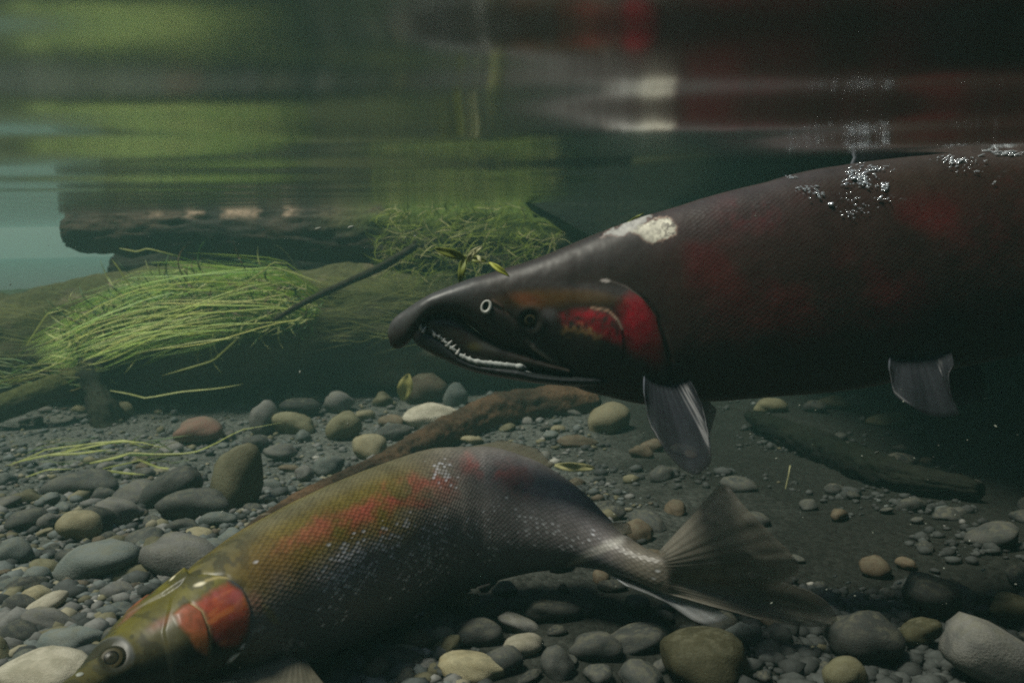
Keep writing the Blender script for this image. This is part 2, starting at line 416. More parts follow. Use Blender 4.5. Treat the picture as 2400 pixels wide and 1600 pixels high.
def tube(pts, radii, m=10):
    pts = np.array(pts, float); n = len(pts); V = []
    for i in range(n):
        t = pts[min(i+1, n-1)] - pts[max(i-1, 0)]; t /= np.linalg.norm(t)+1e-12
        a = np.cross(t, [0.3, 0.5, 0.81]); a /= np.linalg.norm(a); b = np.cross(t, a)
        for j in range(m):
            w = 2*math.pi*j/m; V.append(pts[i] + radii[i]*(a*math.cos(w)+b*math.sin(w)))
    return np.array(V), ring_faces(n, m)
def near_surface(F, px, py):
    d = (F.px-px)**2 + (F.py-py)**2 + np.where(F.nearmask, 0, 1e9); k = np.unravel_index(np.argmin(d), d.shape)
    i = min(max(k[0], 1), F.V.shape[0]-2); j = k[1]; m = F.V.shape[1]
    a = F.V[i+1, j]-F.V[i-1, j]; b = F.V[i, (j+1) % m]-F.V[i, (j-1) % m]
    n = np.cross(a, b); n /= np.linalg.norm(n)+1e-12
    if n @ (F.V[k]-F.ctr[k[0]]) < 0: n = -n
    return F.V[k].copy(), n
def frame(n, upv=(0, 0, 1)):
    n = Vector(n).normalized(); x = Vector(upv).cross(n).normalized(); y = n.cross(x)
    return Matrix((x, y, n)).transposed().to_4x4()
def disc_dome(name, loc, n, r, h, mat, parent, m=28, rings=7, r0=0.0):
    V = []; F = []
    for i in range(rings+1):
        q = r0 + (1-r0)*i/rings
        for j in range(m):
            a = 2*math.pi*j/m; V.append((r*q*math.cos(a), r*q*math.sin(a), h*math.sqrt(max(0, 1-q*q*0.98))))
    for i in range(rings):
        for j in range(m): F.append([i*m+j, i*m+(j+1) % m, (i+1)*m+(j+1) % m, (i+1)*m+j])
    if r0 == 0: F.append(list(range(m)))
    M = Matrix.Translation(Vector(loc)) @ frame(n)
    V = [tuple(M @ Vector(v)) for v in V]
    return mesh_obj(name, V, F, mat, parent)

M_BLACK = mat_simple("eye_black", (0.006, 0.007, 0.006), 0.25, 0.06, 0.2)
M_GOLD = mat_simple("eye_iris", (0.050, 0.042, 0.018), 0.4, 0.1, 0.5, 400)
M_EYE = mat_simple("eye_dark", (0.026, 0.024, 0.014), 0.25, 0.08, 0.3)
M_PALE = mat_simple("pale_gum", (0.40, 0.42, 0.39), 0.5, 0.3, 0.25, 300)
M_TOOTH = mat_simple("tooth", (0.46, 0.46, 0.42), 0.4, 0.4, 0.1, 300)

# ---- the big dark hook-jawed fish
def make_big_fish():
    root = empty("salmon", P(1900, 930, 0.64))
    tag(root, "large dark hook-jawed salmon with bright red gill cover and white scar on its back", "fish")
    Df = lambda t: 0.62 + 0.00003*(t-1200)
    tab = [(909,776,780,2),(912,764,800,10),(918,751,812,15),(931,738,818,20),(946,728,813,24),(961,718,799,28),(976,708,779,31),(990,700,760,34),(1014,687,742,37),
           (1041,676,738,41),(1064,667,742,44),(1102,653,762,49),(1133,643,787,54),(1179,629,817,61),(1240,611,838,70),(1300,589,864,78),(1330,576,886,82),(1352,566,906,84),
           (1429,535,922,93),(1510,507,937,102),(1592,482,942,111),(1684,454,940,119),(1796,427,932,126),(1890,402,924,129),(2000,384,913,129),(2150,366,884,124),
           (2300,354,850,116),(2500,350,808,104),(2700,366,770,86),(2900,404,735,64),(3100,460,702,44),(3260,510,676,30),(3360,520,664,22),(3420,518,666,16)]
    tt = np.concatenate([np.linspace(909, 935, 28)[:-1], np.arange(935, 1620, 1.7), np.arange(1620, 2450, 4), np.arange(2450, 3421, 12)])
    V, ctr = side_loft(tab, tt, Df, 320)
    m = V.shape[1]; th = np.arange(m); nearmask = np.repeat(((th <= m//4) | (th >= 3*m//4))[None], len(tt), 0)
    px, py = mirror_px(V)
    out = V - ctr[:, None]; out /= np.linalg.norm(out, axis=2, keepdims=True)+1e-9
    # relief: gill cover, cheek plate, eye socket, jaw bone
    arc = [(1395,640),(1409,656),(1440,660),(1466,670),(1508,702),(1539,744),(1556,790),(1570,844),(1566,900),(1540,935)]
    ax = np.interp(py, [p_[1] for p_ in arc], [p_[0] for p_ in arc])
    dop = ax - px
    op = smooth(-3, 5, dop)*(1-smooth(90, 260, dop))*smooth(655, 715, py)
    pre = [(1360,712),(1395,716),(1424,726),(1446,745),(1458,768),(1462,800),(1455,850)]
    pxa = np.interp(py, [p_[1] for p_ in pre], [p_[0] for p_ in pre]); dpre = pxa - px
    prem = smooth(-3, 5, dpre)*(1-smooth(40, 110, dpre))*smooth(716, 750, py)*(1-smooth(800, 860, py))
    de = np.hypot(px-1242, py-752)
    maxl = pdist(px, py, [(1236,800),(1280,834),(1328,872)])
    groove = pdist(px, py, [(1150,715),(1180,728),(1215,755),(1250,800)])
    disp = 0.0030*op + 0.0012*prem + 0.0008*np.exp(-((de-28)/11)**2) - 0.0030*np.exp(-(de/16)**2) + 0.0014*np.exp(-(maxl/7)**2) - 0.0008*np.exp(-(groove/6)**2)
    disp = disp - 0.0010*np.exp(-((dop+5)/5)**2)*smooth(660, 710, py)
    lip = pdist(px, py, [(1050,740),(1099,758),(1133,785),(1179,812),(1240,834)])
    disp += 0.0005*np.exp(-(lip/5)**2)
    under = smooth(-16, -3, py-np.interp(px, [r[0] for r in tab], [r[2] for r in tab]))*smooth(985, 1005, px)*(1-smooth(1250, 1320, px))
    disp += 0.0012*(fbm(px*0.012+3, py*0.012, 4)-0.5)
    V = V + out*disp[..., None]
    # colour pattern
    nz = fbm(px*0.02+5, py*0.02+9, 4); n2 = fbm(px*0.006+2, py*0.010+4, 3); nf = fbm(px*0.11, py*0.11+7, 3)
    hgt = (py - np.interp(px, [r[0] for r in tab], [r[1] for r in tab]))/np.maximum(20, np.interp(px, [r[0] for r in tab], [r[2]-r[1] for r in tab]))
    c = np.ones(px.shape+(3,))*np.array([0.050, 0.034, 0.029])
    c = mixc(c, (0.058, 0.046, 0.036), smooth(0.4, 0.6, n2)*0.8)
    body = smooth(1560, 1640, px)
    c = mixc(c, (0.105, 0.026, 0.026), body*smooth(0.42, 0.66, n2)*smooth(0.1, 0.25, hgt)*(1-smooth(0.7, 0.9, hgt))*0.9)
    for (cx, cy_, rx, ry, a, k) in [(1770,500,120,60,-12,.65),(1700,480,60,40,0,.3),(1690,740,60,60,0,.45),(1860,690,130,60,-8,.6),(1990,640,80,60,20,.4),(2100,740,90,80,40,.75),(2050,700,60,70,30,.5),(2290,560,130,90,0,.5),(2300,740,90,60,0,.45),(2380,440,80,60,0,.4),(2600,600,200,120,0,.5)]:
        c = mixc(c, (0.15, 0.018, 0.028), blob(px+90*(n2-.5), py+120*(nz-.5), cx, cy_, rx*1.25, ry*1.25, a, 0.0)*k*0.75*smooth(0.3, 0.65, nz+0.3*(nf-.5)+.05))
    c = mixc(c, (0.085, 0.088, 0.090), (1-smooth(0.0, 0.10, hgt))*0.7)                      # slate back, its blue-grey sheen painted in
    head = 1-smooth(1480, 1580, px)
    snout = 1-smooth(1050, 1180, px)
    c = mixc(c, (0.040, 0.042, 0.036), head*0.8)
    c = mixc(c, (0.075, 0.100, 0.105), snout*(1-smooth(0.25, 0.75, hgt))*0.9)
    c = mixc(c, (0.030, 0.032, 0.028), head*smooth(0.55, 0.8, hgt)*(1-op)*0.8)
    # olive / orange streak above the eye
    c = mixc(c, (0.14, 0.095, 0.025), blob(px, py, 1275, 700, 150, 34, -2, 0.2)*(0.35+nz)*0.95)
    c = mixc(c, (0.20, 0.075, 0.03), blob(px, py, 1235, 700, 60, 22, 8, 0.1)*0.7)
    c = mixc(c, (0.13, 0.10, 0.03), blob(px, py, 1390, 700, 90, 26, 6, 0.2)*0.55)
    # red gill cover
    red = blob(px+30*(nz-.5)+14*(nf-.5), py+36*(nz-.5), 1490, 757, 72, 86, -18, 0.28)*smooth(-2, 6, dop)*(0.72+0.5*nf)
    c = mixc(c, (0.42, 0.012, 0.028), red)
    c = mixc(c, (0.20, 0.014, 0.02), blob(px, py, 1530, 815, 34, 60, -15, 0.2)*smooth(-2, 3, dop)*0.8)
    red2 = polymask(px, py, [(1310,738),(1345,729),(1390,727),(1425,732),(1450,752),(1460,778),(1450,792),(1410,782),(1370,770),(1325,764)], 13)
    c = mixc(c, (0.50, 0.018, 0.035), red2*smooth(0.28, 0.62, nz+0.35*(nf-.5)+.06)*0.95)
    c = mixc(c, (0.42, 0.35, 0.14), np.exp(-(pdist(px+26*(nz-.5), py+30*(nf-.5), [(1322,774),(1350,768),(1380,772),(1405,784)])/8)**2)*0.6)
    c = mixc(c, (0.60, 0.50, 0.35), np.exp(-(pdist(px, py, [(1385,722),(1424,727),(1446,746),(1457,766)])/2.6)**2)*0.75)
    c = mixc(c, (0.16, 0.19, 0.20), blob(px, py, 1288, 738, 28, 26, 0, 0.1)*0.9)           # grey behind the eye
    c = mixc(c, (0.012, 0.014, 0.012), np.exp(-(de/30)**4)*0.85)
    c = mixc(c, (0.62, 0.72, 0.70), blob(px, py, 1419, 657, 16, 6, 4, 0.4))
    c = mixc(c, (0.20, 0.22, 0.20), np.exp(-(pdist(px, py, [(1432,658),(1466,670),(1500,694)])/2.2)**2)*0.6)
    c = mixc(c, (0.45, 0.50, 0.46), np.exp(-(maxl/4.5)**2)*smooth(1232, 1250, px)*0.9)
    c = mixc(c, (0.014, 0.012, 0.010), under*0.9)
    c = mixc(c, (0.16, 0.12, 0.09), np.exp(-(lip/3.5)**2)*0.75)
    c = mixc(c, (0.22, 0.18, 0.14), np.exp(-(pdist(px, py, [(1155,702),(1172,714),(1192,736)])/3)**2)*0.7)
    c = mixc(c, (0.30, 0.12, 0.06), blob(px, py, 1570, 845, 14, 8, 30, 0.1)*0.5)
    # white scar on the back
    ed = 5 + 10*(fbm(px*0.06, py*0.06+3, 3)-0.5)
    s1 = polymask(px+14*(nf-.5), py+14*(nf-.5), [(1408,556),(1440,532),(1480,515),(1518,496),(1528,505),(1500,528),(1470,546),(1450,552),(1432,548)], 6)
    s2 = polymask(px+16*(nf-.5), py+16*(nf-.5), [(1478,540),(1502,530),(1540,512),(1570,512),(1586,530),(1580,552),(1555,560),(1530,568),(1510,560),(1498,548)], 7)
    holes = smooth(0.50, 0.58, fbm(px*0.17+31, py*0.17+3, 2)+0.10)*(0.25+0.75*smooth(1525, 1575, px))
    c = mixc(c, (0.52, 0.50, 0.46), s1*(0.7+0.3*nf)); c = mixc(c, (0.74, 0.70, 0.56), s2*(1-0.75*holes)*(0.75+.25*nf))
    keepw = np.clip(s1+s2+red+red2, 0, 1)[..., None]; c = c*(0.66+0.34*keepw)*np.where(keepw > .5, 1, np.array([1.22, 0.92, 0.86]))
    c *= (0.8+0.4*nf)[..., None]
    uv = body_uv(V, ctr)
    F = Fish(); F.V, F.ctr, F.px, F.py, F.nearmask = V, ctr, px, py, nearmask
    n1 = V.shape[0]; verts = [V.reshape(-1, 3)]; faces = ring_faces(n1, m); cols = [c.reshape(-1, 3)]; uvs = [uv.reshape(-1, 2)]
    smask = [(body*0.9).ravel()]; gl = [(0.02+0*px).ravel()]; off = n1*m
    # lower jaw and mouth lining, part of the same body mesh
    jaw = [(961,784,788,3),(966,774,794,9),(978,765,808,15),(990,770,816,18),(1007,780,826,21),(1030,790,838,24),(1053,811,849,28),(1080,834,861,32),(1118,849,873,39),(1168,855,884,48),(1217,859,892,57),(1248,868,897,62),(1330,876,904,70),(1385,876,906,70),(1425,880,898,60)]
    lin = [(984,757,778,6),(1014,741,790,20),(1040,739,808,24),(1064,742,824,27),(1099,762,846,31),(1133,788,856,36),(1240,828,868,50),(1335,860,880,64)]
    for tb, step, base in ((jaw, 3, 'jaw'), (lin, 4, 'lining')):
        t2 = np.arange(tb[0][0], tb[-1][0], step).astype(float)
        W, c2 = side_loft(tb, t2, Df, 64); x2, y2 = mirror_px(W)
        if base == 'jaw':
            cc = np.ones(x2.shape+(3,))*np.array([0.016, 0.019, 0.019]); cc = mixc(cc, (0.28, 0.20, 0.19), blob(x2, y2, 975, 778, 18, 22, 0, 0.2)*0.6)
        else:
            cc = np.ones(x2.shape+(3,))*np.array([0.030, 0.023, 0.017]); cc = mixc(cc, (0.13, 0.11, 0.02), blob(x2, y2, 1112, 812, 26, 16, 0, 0.1)*0.7)
            cc = mixc(cc, (0.07, 0.075, 0.06), blob(x2, y2, 1140, 812, 60, 16, 12, 0.1)*0.6)
        W = W + 0.0006*(fbm(x2*0.05, y2*0.05, 3)-0.5)[..., None]*(W-c2[:, None])/0.01
        faces += ring_faces(len(t2), 64, off); off += W.shape[0]*64
        verts.append(W.reshape(-1, 3)); cols.append(cc.reshape(-1, 3)); uvs.append(body_uv(W, c2).reshape(-1, 2))
        smask.append(np.zeros(W.shape[0]*64)); gl.append(np.zeros(W.shape[0]*64))
        if base == 'jaw':
            J = Fish(); J.V, J.ctr, J.px, J.py = W, c2, x2, y2; mm = np.arange(64); J.nearmask = np.repeat(((mm <= 16) | (mm >= 48))[None], len(t2), 0)
    o = mesh_obj("body", np.concatenate(verts), faces, mat_skin("dark_fish_skin", 2.6, 0.06, 0.42, 0.34, 0.22, 0.12), root, cols=np.concatenate(cols), uvs=np.concatenate(uvs))
    skin_attr(o, np.concatenate(gl), np.concatenate(smask))
    # gum line and teeth
    gp = [(1014,783),(1030,790),(1053,810),(1080,833),(1118,848),(1168,854),(1210,858),(1236,862)]
    d = np.linspace(0, 1, 60); gx = np.interp(d, np.linspace(0, 1, 8), [g[0] for g in gp]); gy = pchip([g[0] for g in gp], [g[1] for g in gp], gx)
    pts = []
    for a, b in zip(gx, gy):
        s, n = near_surface(J, a, b+5); pts.append(P(a, b, (s @ fw) - 0.0012))
    rad = 0.0016*np.interp(d, [0, .1, .3, .6, .9, 1], [.35, .55, .6, 1.2, 1.3, .3])*(0.8+0.4*rng.random(60))
    v, f = tube(pts, rad, 8); gum = mesh_obj("gum", v, f, M_PALE, root); gum["label"] = "pale gum along the lower jaw"
    v, f = tube([P(x, y, 0.6095) for x, y in [(1203,867),(1215,869),(1232,871),(1247,874)]], [0.0003, 0.001, 0.0011, 0.0003], 8)
    mesh_obj("lip_edge", v, f, M_PALE, root)
    tv = None
    for (x, y, L, a) in [(1019,785,17,115),(1030,789,20,75),(1040,798,15,50),(1050,808,20,45),(1059,816,14,40),(1072,828,13,65),(1086,837,10,60),(986,768,20,100),(992,776,14,60),(1100,843,9,80),(1118,849,8,70),(1140,852,7,85)]:
        s, n = near_surface(J, x, y+5); D = (s @ fw) - 0.001
        b = P(x, y, D); t = P(x+L*math.cos(math.radians(a)), y-L*math.sin(math.radians(a)), D)
        v, f = tube([b-(t-b)*0.3, b, (b+t)/2, t], [0.0013, 0.0012, 0.0008, 0.0002], 8); mesh_obj("tooth", v, f, M_TOOTH, root)
    # eye, nostril
    s, n = near_surface(F, 1242, 752)
    n = n*0.8 - fw*0.6; n /= np.linalg.norm(n)
    eb = disc_dome("eye", s-n*0.0022, n, 0.0062, 0.0052, M_EYE, root)
    disc_dome("iris", s+n*0.0022, n, 0.0036, 0.0011, M_GOLD, eb, r0=0.55)
    disc_dome("pupil", s+n*0.0024, n, 0.0022, 0.0009, M_BLACK, eb)
    s, n = near_surface(F, 1139, 719)
    ring = []; k = 0.62/FPX
    for j in range(28):
        a = 2*math.pi*j/28; ring.append(s + n*0.0007 + cr*math.cos(a)*10*k + cu*(math.sin(a)*13*k) + cr*2*k*math.sin(a))
    V_, F_ = [], []
    ring = np.array(ring)
    for j in range(28):
        t = ring[(j+1) % 28]-ring[j-1]; t /= np.linalg.norm(t); b = np.cross(t, n); r = 0.0006 + 0.0006*(0.5+0.5*math.cos(2*math.pi*j/28+.8))
        for q in range(8):
            w = 2*math.pi*q/8; V_.append(ring[j] + r*(n*math.cos(w)+b*math.sin(w)))
    for j in range(28):
        for q in range(8): F_.append([j*8+q, j*8+(q+1) % 8, ((j+1) % 28)*8+(q+1) % 8, ((j+1) % 28)*8+q])
    nr_ = mesh_obj("nostril", V_, F_, mat_simple("nostril_rim", (0.50, 0.50, 0.45), 0.5, 0.3, 0.2, 300), root); nr_["label"] = "white rimmed nostril"
    disc_dome("nostril_hole", s+n*0.0002, n, 0.0024, 0.0004, M_BLACK, nr_)
    # fins
    fm = mat_fin("slate_fin", (0.044, 0.048, 0.058), (0.18, 0.20, 0.24), 13, 0.92)
    def S(x, y):
        a, n = near_surface(F, x, y); return a - n*0.003
    def Q(x, y, dz=0.0): return P(x, y, Df(np.array([x]))[0]-dz)
    fan_fin("pectoral_fin", [S(1510,872), S(1540,888), S(1580,896), S(1615,892)],
            [Q(1508,920,.044), Q(1520,980,.055), Q(1553,1043,.07), Q(1594,1090,.076), Q(1628,1110,.078), Q(1650,1100,.074), Q(1668,1075,.066), Q(1664,1030,.056), Q(1648,960,.042), Q(1630,915,.036)], fm, root, 13, 16)
    fan_fin("pelvic_fin", [S(2092,838), S(2130,842), S(2185,834), S(2235,822)],
            [Q(2082,862,.038), Q(2096,918,.05), Q(2150,957,.063), Q(2204,974,.06), Q(2250,966,.055), Q(2228,930,.05), Q(2222,885,.046), Q(2236,855,.043)], fm, root, 10, 14)
    fan_fin("pelvic_fin", [Q(2150,860,-.04), Q(2210,850,-.04), Q(2280,835,-.04)], [Q(2170,900,-.05), Q(2230,950,-.055), Q(2300,940,-.05), Q(2310,880,-.045)], fm, root, 10, 12)
    fan_fin("pectoral_fin", [Q(1530,880,-.040), Q(1580,905,-.042), Q(1630,905,-.03)], [Q(1560,930,-.055), Q(1600,1000,-.07), Q(1660,1020,-.07), Q(1680,960,-.05)], fm, root, 13, 12)
    fan_fin("dorsal_fin", [Q(1990,392), Q(2080,380), Q(2180,370), Q(2290,362)], [Q(2030,300), Q(2110,215), Q(2200,225), Q(2290,270), Q(2330,330)], fm, root, 12, 14)
    fan_fin("adipose_fin", [Q(2960,425), Q(2990,432), Q(3020,440)], [Q(3000,380), Q(3040,365), Q(3060,400)], fm, root, 4, 8)
    fan_fin("anal_fin", [Q(2660,775), Q(2740,762), Q(2840,745)], [Q(2700,900), Q(2760,930), Q(2850,850), Q(2880,790)], fm, root, 12, 14)
    fan_fin("caudal_fin", [Q(3400,525), Q(3415,590), Q(3400,660)], [Q(3640,380), Q(3700,420), Q(3640,590), Q(3700,780), Q(3630,830)], fm, root, 19, 16)
    return F
BIG = make_big_fish()

# ---- the curved rose-flanked fish
def make_small_fish():
    root = empty("salmon", P(900, 1480, 0.62))
    tag(root, "smaller olive salmon with rose flank and orange cheek, body bent in an arc", "fish")
    #      px   top   bot   D    halfwidth(m)
    tab = [(150,1622,1628,.432,.002),(156,1610,1640,.436,.0045),(168,1597,1646,.441,.0075),(195,1574,1650,.449,.0080),(240,1530,1644,.462,.0125),(300,1472,1628,.477,.0195),
           (360,1424,1614,.489,.0250),(430,1366,1606,.503,.0275),(525,1290,1592,.523,.0305),(610,1231,1572,.543,.0330),(700,1182,1545,.566,.0350),(780,1141,1515,.590,.0360),(865,1105,1480,.615,.0365),
           (950,1073,1440,.640,.036),(1035,1049,1400,.657,.0345),(1128,1046,1368,.665,.032),(1234,1072,1343,.662,.0275),(1298,1106,1334,.655,.024),(1361,1157,1328,.645,.020),(1404,1203,1332,.637,.0165),
           (1450,1247,1345,.628,.0135),(1500,1280,1362,.617,.011),(1550,1301,1382,.606,.0068),(1572,1306,1382,.603,.0046),(1590,1318,1374,.601,.0026),(1602,1338,1354,.600,.0006)]
    A = np.array(tab, float)
    tt = np.concatenate([np.linspace(150, 165, 20)[:-1], np.arange(165, 640, 2.2), np.arange(640, 1602, 2.6)])
    top, bot, D, w = (pchip(A[:, 0], A[:, i], tt) for i in (1, 2, 3, 4))
    T = np.stack([P(a, b, d) for a, b, d in zip(tt, top, D)]); B = np.stack([P(a, b, d) for a, b, d in zip(tt, bot, D)])
    # the back leans a little away from the viewer
    lean = (-fw)*0.0
    ctr = (T+B)/2; upv = (T-B); half = np.linalg.norm(upv, axis=1)/2; upn = upv/(2*half[:, None])
    tan = np.gradient(ctr, axis=0); ker = np.hanning(141); ker /= ker.sum()
    tan = np.stack([np.convolve(np.pad(tan[:, i], 70, mode='edge'), ker, 'valid') for i in range(3)], 1)
    rg = np.cross(tan, upn); rg /= np.linalg.norm(rg, axis=1, keepdims=True)
    s = np.sign((rg @ -fw)); rg *= s[:, None]
    V = loft(tt, ctr, upn, half, rg, w, 280, 0.95)
    m = V.shape[1]; th = np.arange(m); nearmask = np.repeat(((th <= m//4) | (th >= 3*m//4))[None], len(tt), 0)
    px, py = mirror_px(V)
    out = V - ctr[:, None]; out /= np.linalg.norm(out, axis=2, keepdims=True)+1e-9
    nz = fbm(px*0.02+50, py*0.02+19, 4); nf = fbm(px*0.10+5, py*0.10+7, 3); n2 = fbm(px*0.007+12, py*0.011+4, 3)
    opoly = [(440,1352),(480,1348),(530,1352),(568,1378),(588,1430),(586,1480),(566,1525),(530,1560),(480,1590),(400,1600),(380,1480),(400,1400)]
    opd = pdist(px, py, opoly + [opoly[0]]); opin = inside(px, py, opoly)
    op = np.where(opin, smooth(-1, 5, opd), 0)*smooth(330, 420, px)
    rear = pdist(px, py, [(480,1347),(530,1352),(568,1378),(588,1430),(586,1480),(566,1525),(530,1560)])
    chk = [(405,1445),(425,1427),(445,1420),(468,1435),(482,1470),(488,1500),(478,1530),(455,1520),(438,1492),(415,1470)]
    ckm = polymask(px, py, chk, 7); ckd = pdist(px, py, [(445,1420),(468,1435),(482,1470),(488,1500),(486,1540),(470,1590)])
    de = np.hypot((px-268), (py-1536))
    disp = 0.0020*op + 0.0009*ckm - 0.0010*np.exp(-(ckd/3.5)**2) + 0.0006*np.exp(-((de-40)/14)**2) - 0.0026*np.exp(-(de/26)**2) - 0.0010*np.exp(-((rear)/6)**2)*(~opin)
    disp += 0.0010*(fbm(px*0.012+3, py*0.012, 4)-0.5)
    V = V + out*disp[..., None]
    tj = np.interp(px, A[:, 0], A[:, 1]); bj = np.interp(px, A[:, 0], A[:, 2]); hgt = (py-tj)/np.maximum(30, bj-tj)
    c = np.ones(px.shape+(3,))*np.array([0.215, 0.190, 0.165])
    olive = (1-smooth(0.28, 0.62, hgt + 0.25*(nz-0.5)))*(1-smooth(900, 1180, px))
    c = mixc(c, (0.165, 0.125, 0.026), olive)
    c = mixc(c, (0.19, 0.10, 0.03), blob(px, py, 640, 1320, 150, 90, -25, 0.1)*0.55)
    c = mixc(c, (0.15, 0.14, 0.09), (1-smooth(0.0, 0.12, hgt))*0.7)
    c = mixc(c, (0.185, 0.165, 0.165), smooth(860, 1260, px)*0.85)
    for (cx, cy_, rx, ry, a, k) in [(930,1160,90,42,-25,1.0),(855,1205,80,38,-30,.9),(770,1235,90,36,-28,.75),(690,1270,70,30,-25,.45),(1015,1120,70,30,-10,.8),(1140,1095,90,30,6,.85),(1210,1130,70,34,30,.55),(980,1190,34,22,0,.6),(905,1240,26,14,20,.6),(1040,1150,40,50,0,.4)]:
        c = mixc(c, (0.40, 0.075, 0.06), blob(px+50*(nf-.5), py+60*(nz-.5), cx, cy_, rx*1.2, ry*1.2, a, 0.0)*k*0.85*smooth(0.2, 0.55, nz+0.25*(nf-.5)))
    c = mixc(c, (0.23, 0.20, 0.20), blob(px, py, 820, 1345, 150, 90, -25, 0.1)*0.5)
    c = mixc(c, (0.075, 0.085, 0.10), smooth(0.66, 0.92, hgt)*smooth(560, 700, px)*0.85)  # underside shade painted in as a dark bluish belly
    c = mixc(c, (0.17, 0.15, 0.115), smooth(1400, 1500, px)*0.9)
    c = mixc(c, (0.40, 0.38, 0.34), polymask(px, py, [(1330,1326),(1365,1296),(1420,1268),(1468,1250),(1462,1272),(1400,1300),(1360,1320)], 8)*0.85)
    c = mixc(c, (0.30, 0.38, 0.44), blob(px, py, 1400, 1338, 90, 14, 6, 0.2)*0.6)
    # head
    hd = 1-smooth(540, 620, px)
    c = mixc(c, (0.070, 0.062, 0.018), hd*np.where(opin | (px < 470), 1, 0.4)*0.9)
    c = mixc(c, (0.17, 0.15, 0.015), hd*(0.2+nz)*np.exp(-(pdist(px, py, [(300,1470),(350,1450),(420,1400),(500,1362)])/26)**2)*0.9)
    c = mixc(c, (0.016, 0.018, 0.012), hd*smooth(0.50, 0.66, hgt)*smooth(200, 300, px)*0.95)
    c = mixc(c, (0.020, 0.021, 0.012), hd*smooth(0.50, 0.62, fbm(px*0.035+3, py*0.035+8, 3)+.06)*0.55)
    c = mixc(c, (0.24, 0.09, 0.06), blob(px+30*(nz-.5), py, 370, 1460, 50, 22, -30, 0.0)*0.7)
    gp = [(450,1420),(495,1392),(530,1372),(562,1392),(578,1430),(574,1470),(552,1500),(520,1512),(500,1500),(487,1470),(478,1440)]
    st = fbm((px*0.5+py)*0.05, (px-py*0.5)*0.010+3, 3)
    gm = polymask(px+14*(nf-.5), py+14*(nz-.5), gp, 10)
    gm = gm*(0.55+0.6*st+0.2*nf).clip(0, 1); c = mixc(c, (0.38, 0.068, 0.034), gm); c = mixc(c, (0.55, 0.17, 0.05), gm*smooth(0.42, 0.62, st)*0.8); c = mixc(c, (0.42, 0.13, 0.14), gm*smooth(0.5, 0.7, nz)*0.5)
    c = mixc(c, (0.32, 0.085, 0.038), ckm*(0.6+.7*nf).clip(0, 1)); c = mixc(c, (0.42, 0.17, 0.05), ckm*smooth(1465, 1510, py)*0.7)
    c = mixc(c, (0.40, 0.33, 0.16), np.exp(-(ckd/3)**2)*(1-smooth(1500, 1560, py))*0.8)
    c = mixc(c, (0.05, 0.06, 0.07), np.exp(-(pdist(px, py, [(535,1358),(566,1382),(580,1405)])/7)**2)*0.9)
    c = mixc(c, (0.24, 0.25, 0.25), np.exp(-(pdist(px, py, [(580,1405),(589,1432),(587,1480),(570,1525)])/5)**2)*0.8)
    c = mixc(c, (0.80, 0.72, 0.50), blob(px, py, 466, 1376, 20, 6, -18, 0.3))
    c = mixc(c, (0.45, 0.36, 0.15), np.exp(-(pdist(px, py, [(480,1368),(510,1358),(540,1360)])/3)**2)*0.7)
    c = mixc(c, (0.80, 0.82, 0.80), blob(px, py, 545, 1536, 26, 8, -32, 0.3))
    c = mixc(c, (0.60, 0.60, 0.58), blob(px, py, 565, 1510, 14, 5, -40, 0.3))
    c = mixc(c, (0.28, 0.15, 0.10), blob(px, py, 600, 1410, 26, 40, -20, 0.2)*0.8)
    c = mixc(c, (0.30, 0.24, 0.09), polymask(px, py, [(612,1410),(640,1430),(655,1462),(640,1460),(622,1440)], 6)*0.7)
    c = mixc(c, (0.40, 0.38, 0.34), np.exp(-(pdist(px, py, [(590,1482),(605,1474),(618,1470)])/5)**2)*0.8)
    c = mixc(c, (0.50, 0.48, 0.50), blob(px, py, 690, 1512, 48, 34, -10, 0.1)*smooth(0.35, 0.6, nf)*0.8)  # white highlights at the pectoral fin base, painted in
    c = mixc(c, (0.17, 0.19, 0.22), np.exp(-((de-38)/7)**2)*smooth(0, 60, (px-268)-(py-1536))*0.6)
    c = mixc(c, (0.030, 0.029, 0.016), (1-smooth(36, 46, de))*0.9)
    c *= (0.82+0.36*nf)[..., None]
    gl = 0.0 + 0.75*blob(px, py, 825, 1320, 110, 85, -20, 0.0) + 0.42*blob(px, py, 960, 1290, 120, 110, 10, 0.0) + 0.40*blob(px, py, 1050, 1120, 90, 50, 30, 0.0)+0.34*blob(px, py, 1290, 1255, 120, 60, 10, 0.0) + 0.16*smooth(700, 800, px)*smooth(0.3, 0.5, hgt)*(1-smooth(0.75, 0.9, hgt))+0.12*blob(px, py, 600, 1340, 50, 40, 0, 0)
    gl = gl*1.25*smooth(0.28, 0.55, fbm(px*0.03+7, py*0.03+1, 3)) + 0.75*blob(px, py, 815, 1308, 55, 34, -25, 0.2) + 0.5*blob(px, py, 1035, 1100, 40, 22, 40, 0.1) + 0.5*blob(px, py, 770, 1345, 40, 28, -20, 0.1)
    sm = smooth(545, 625, px)*(1-0.35*smooth(1000, 1250, px))
    uv = body_uv(V, ctr)
    o = mesh_obj("body", V.reshape(-1, 3), ring_faces(V.shape[0], m), mat_skin("rose_fish_skin", 2.5, 0.85, 0.40, 0.32, 0.45, 0.38), root, cols=c.reshape(-1, 3), uvs=uv.reshape(-1, 2))
    skin_attr(o, gl.ravel(), sm.ravel())
    F = Fish(); F.V, F.ctr, F.px, F.py, F.nearmask = V, ctr, px, py, nearmask
    s, n = near_surface(F, 268, 1534)
    n = n*0.8 - fw*0.45 + cu*0.1; n /= np.linalg.norm(n)
    eb = disc_dome("eye", s-n*0.0028, n, 0.0080, 0.0056, M_EYE, root)
    disc_dome("iris", s+n*0.0020, n, 0.0050, 0.0006, M_GOLD, eb, r0=0.68)
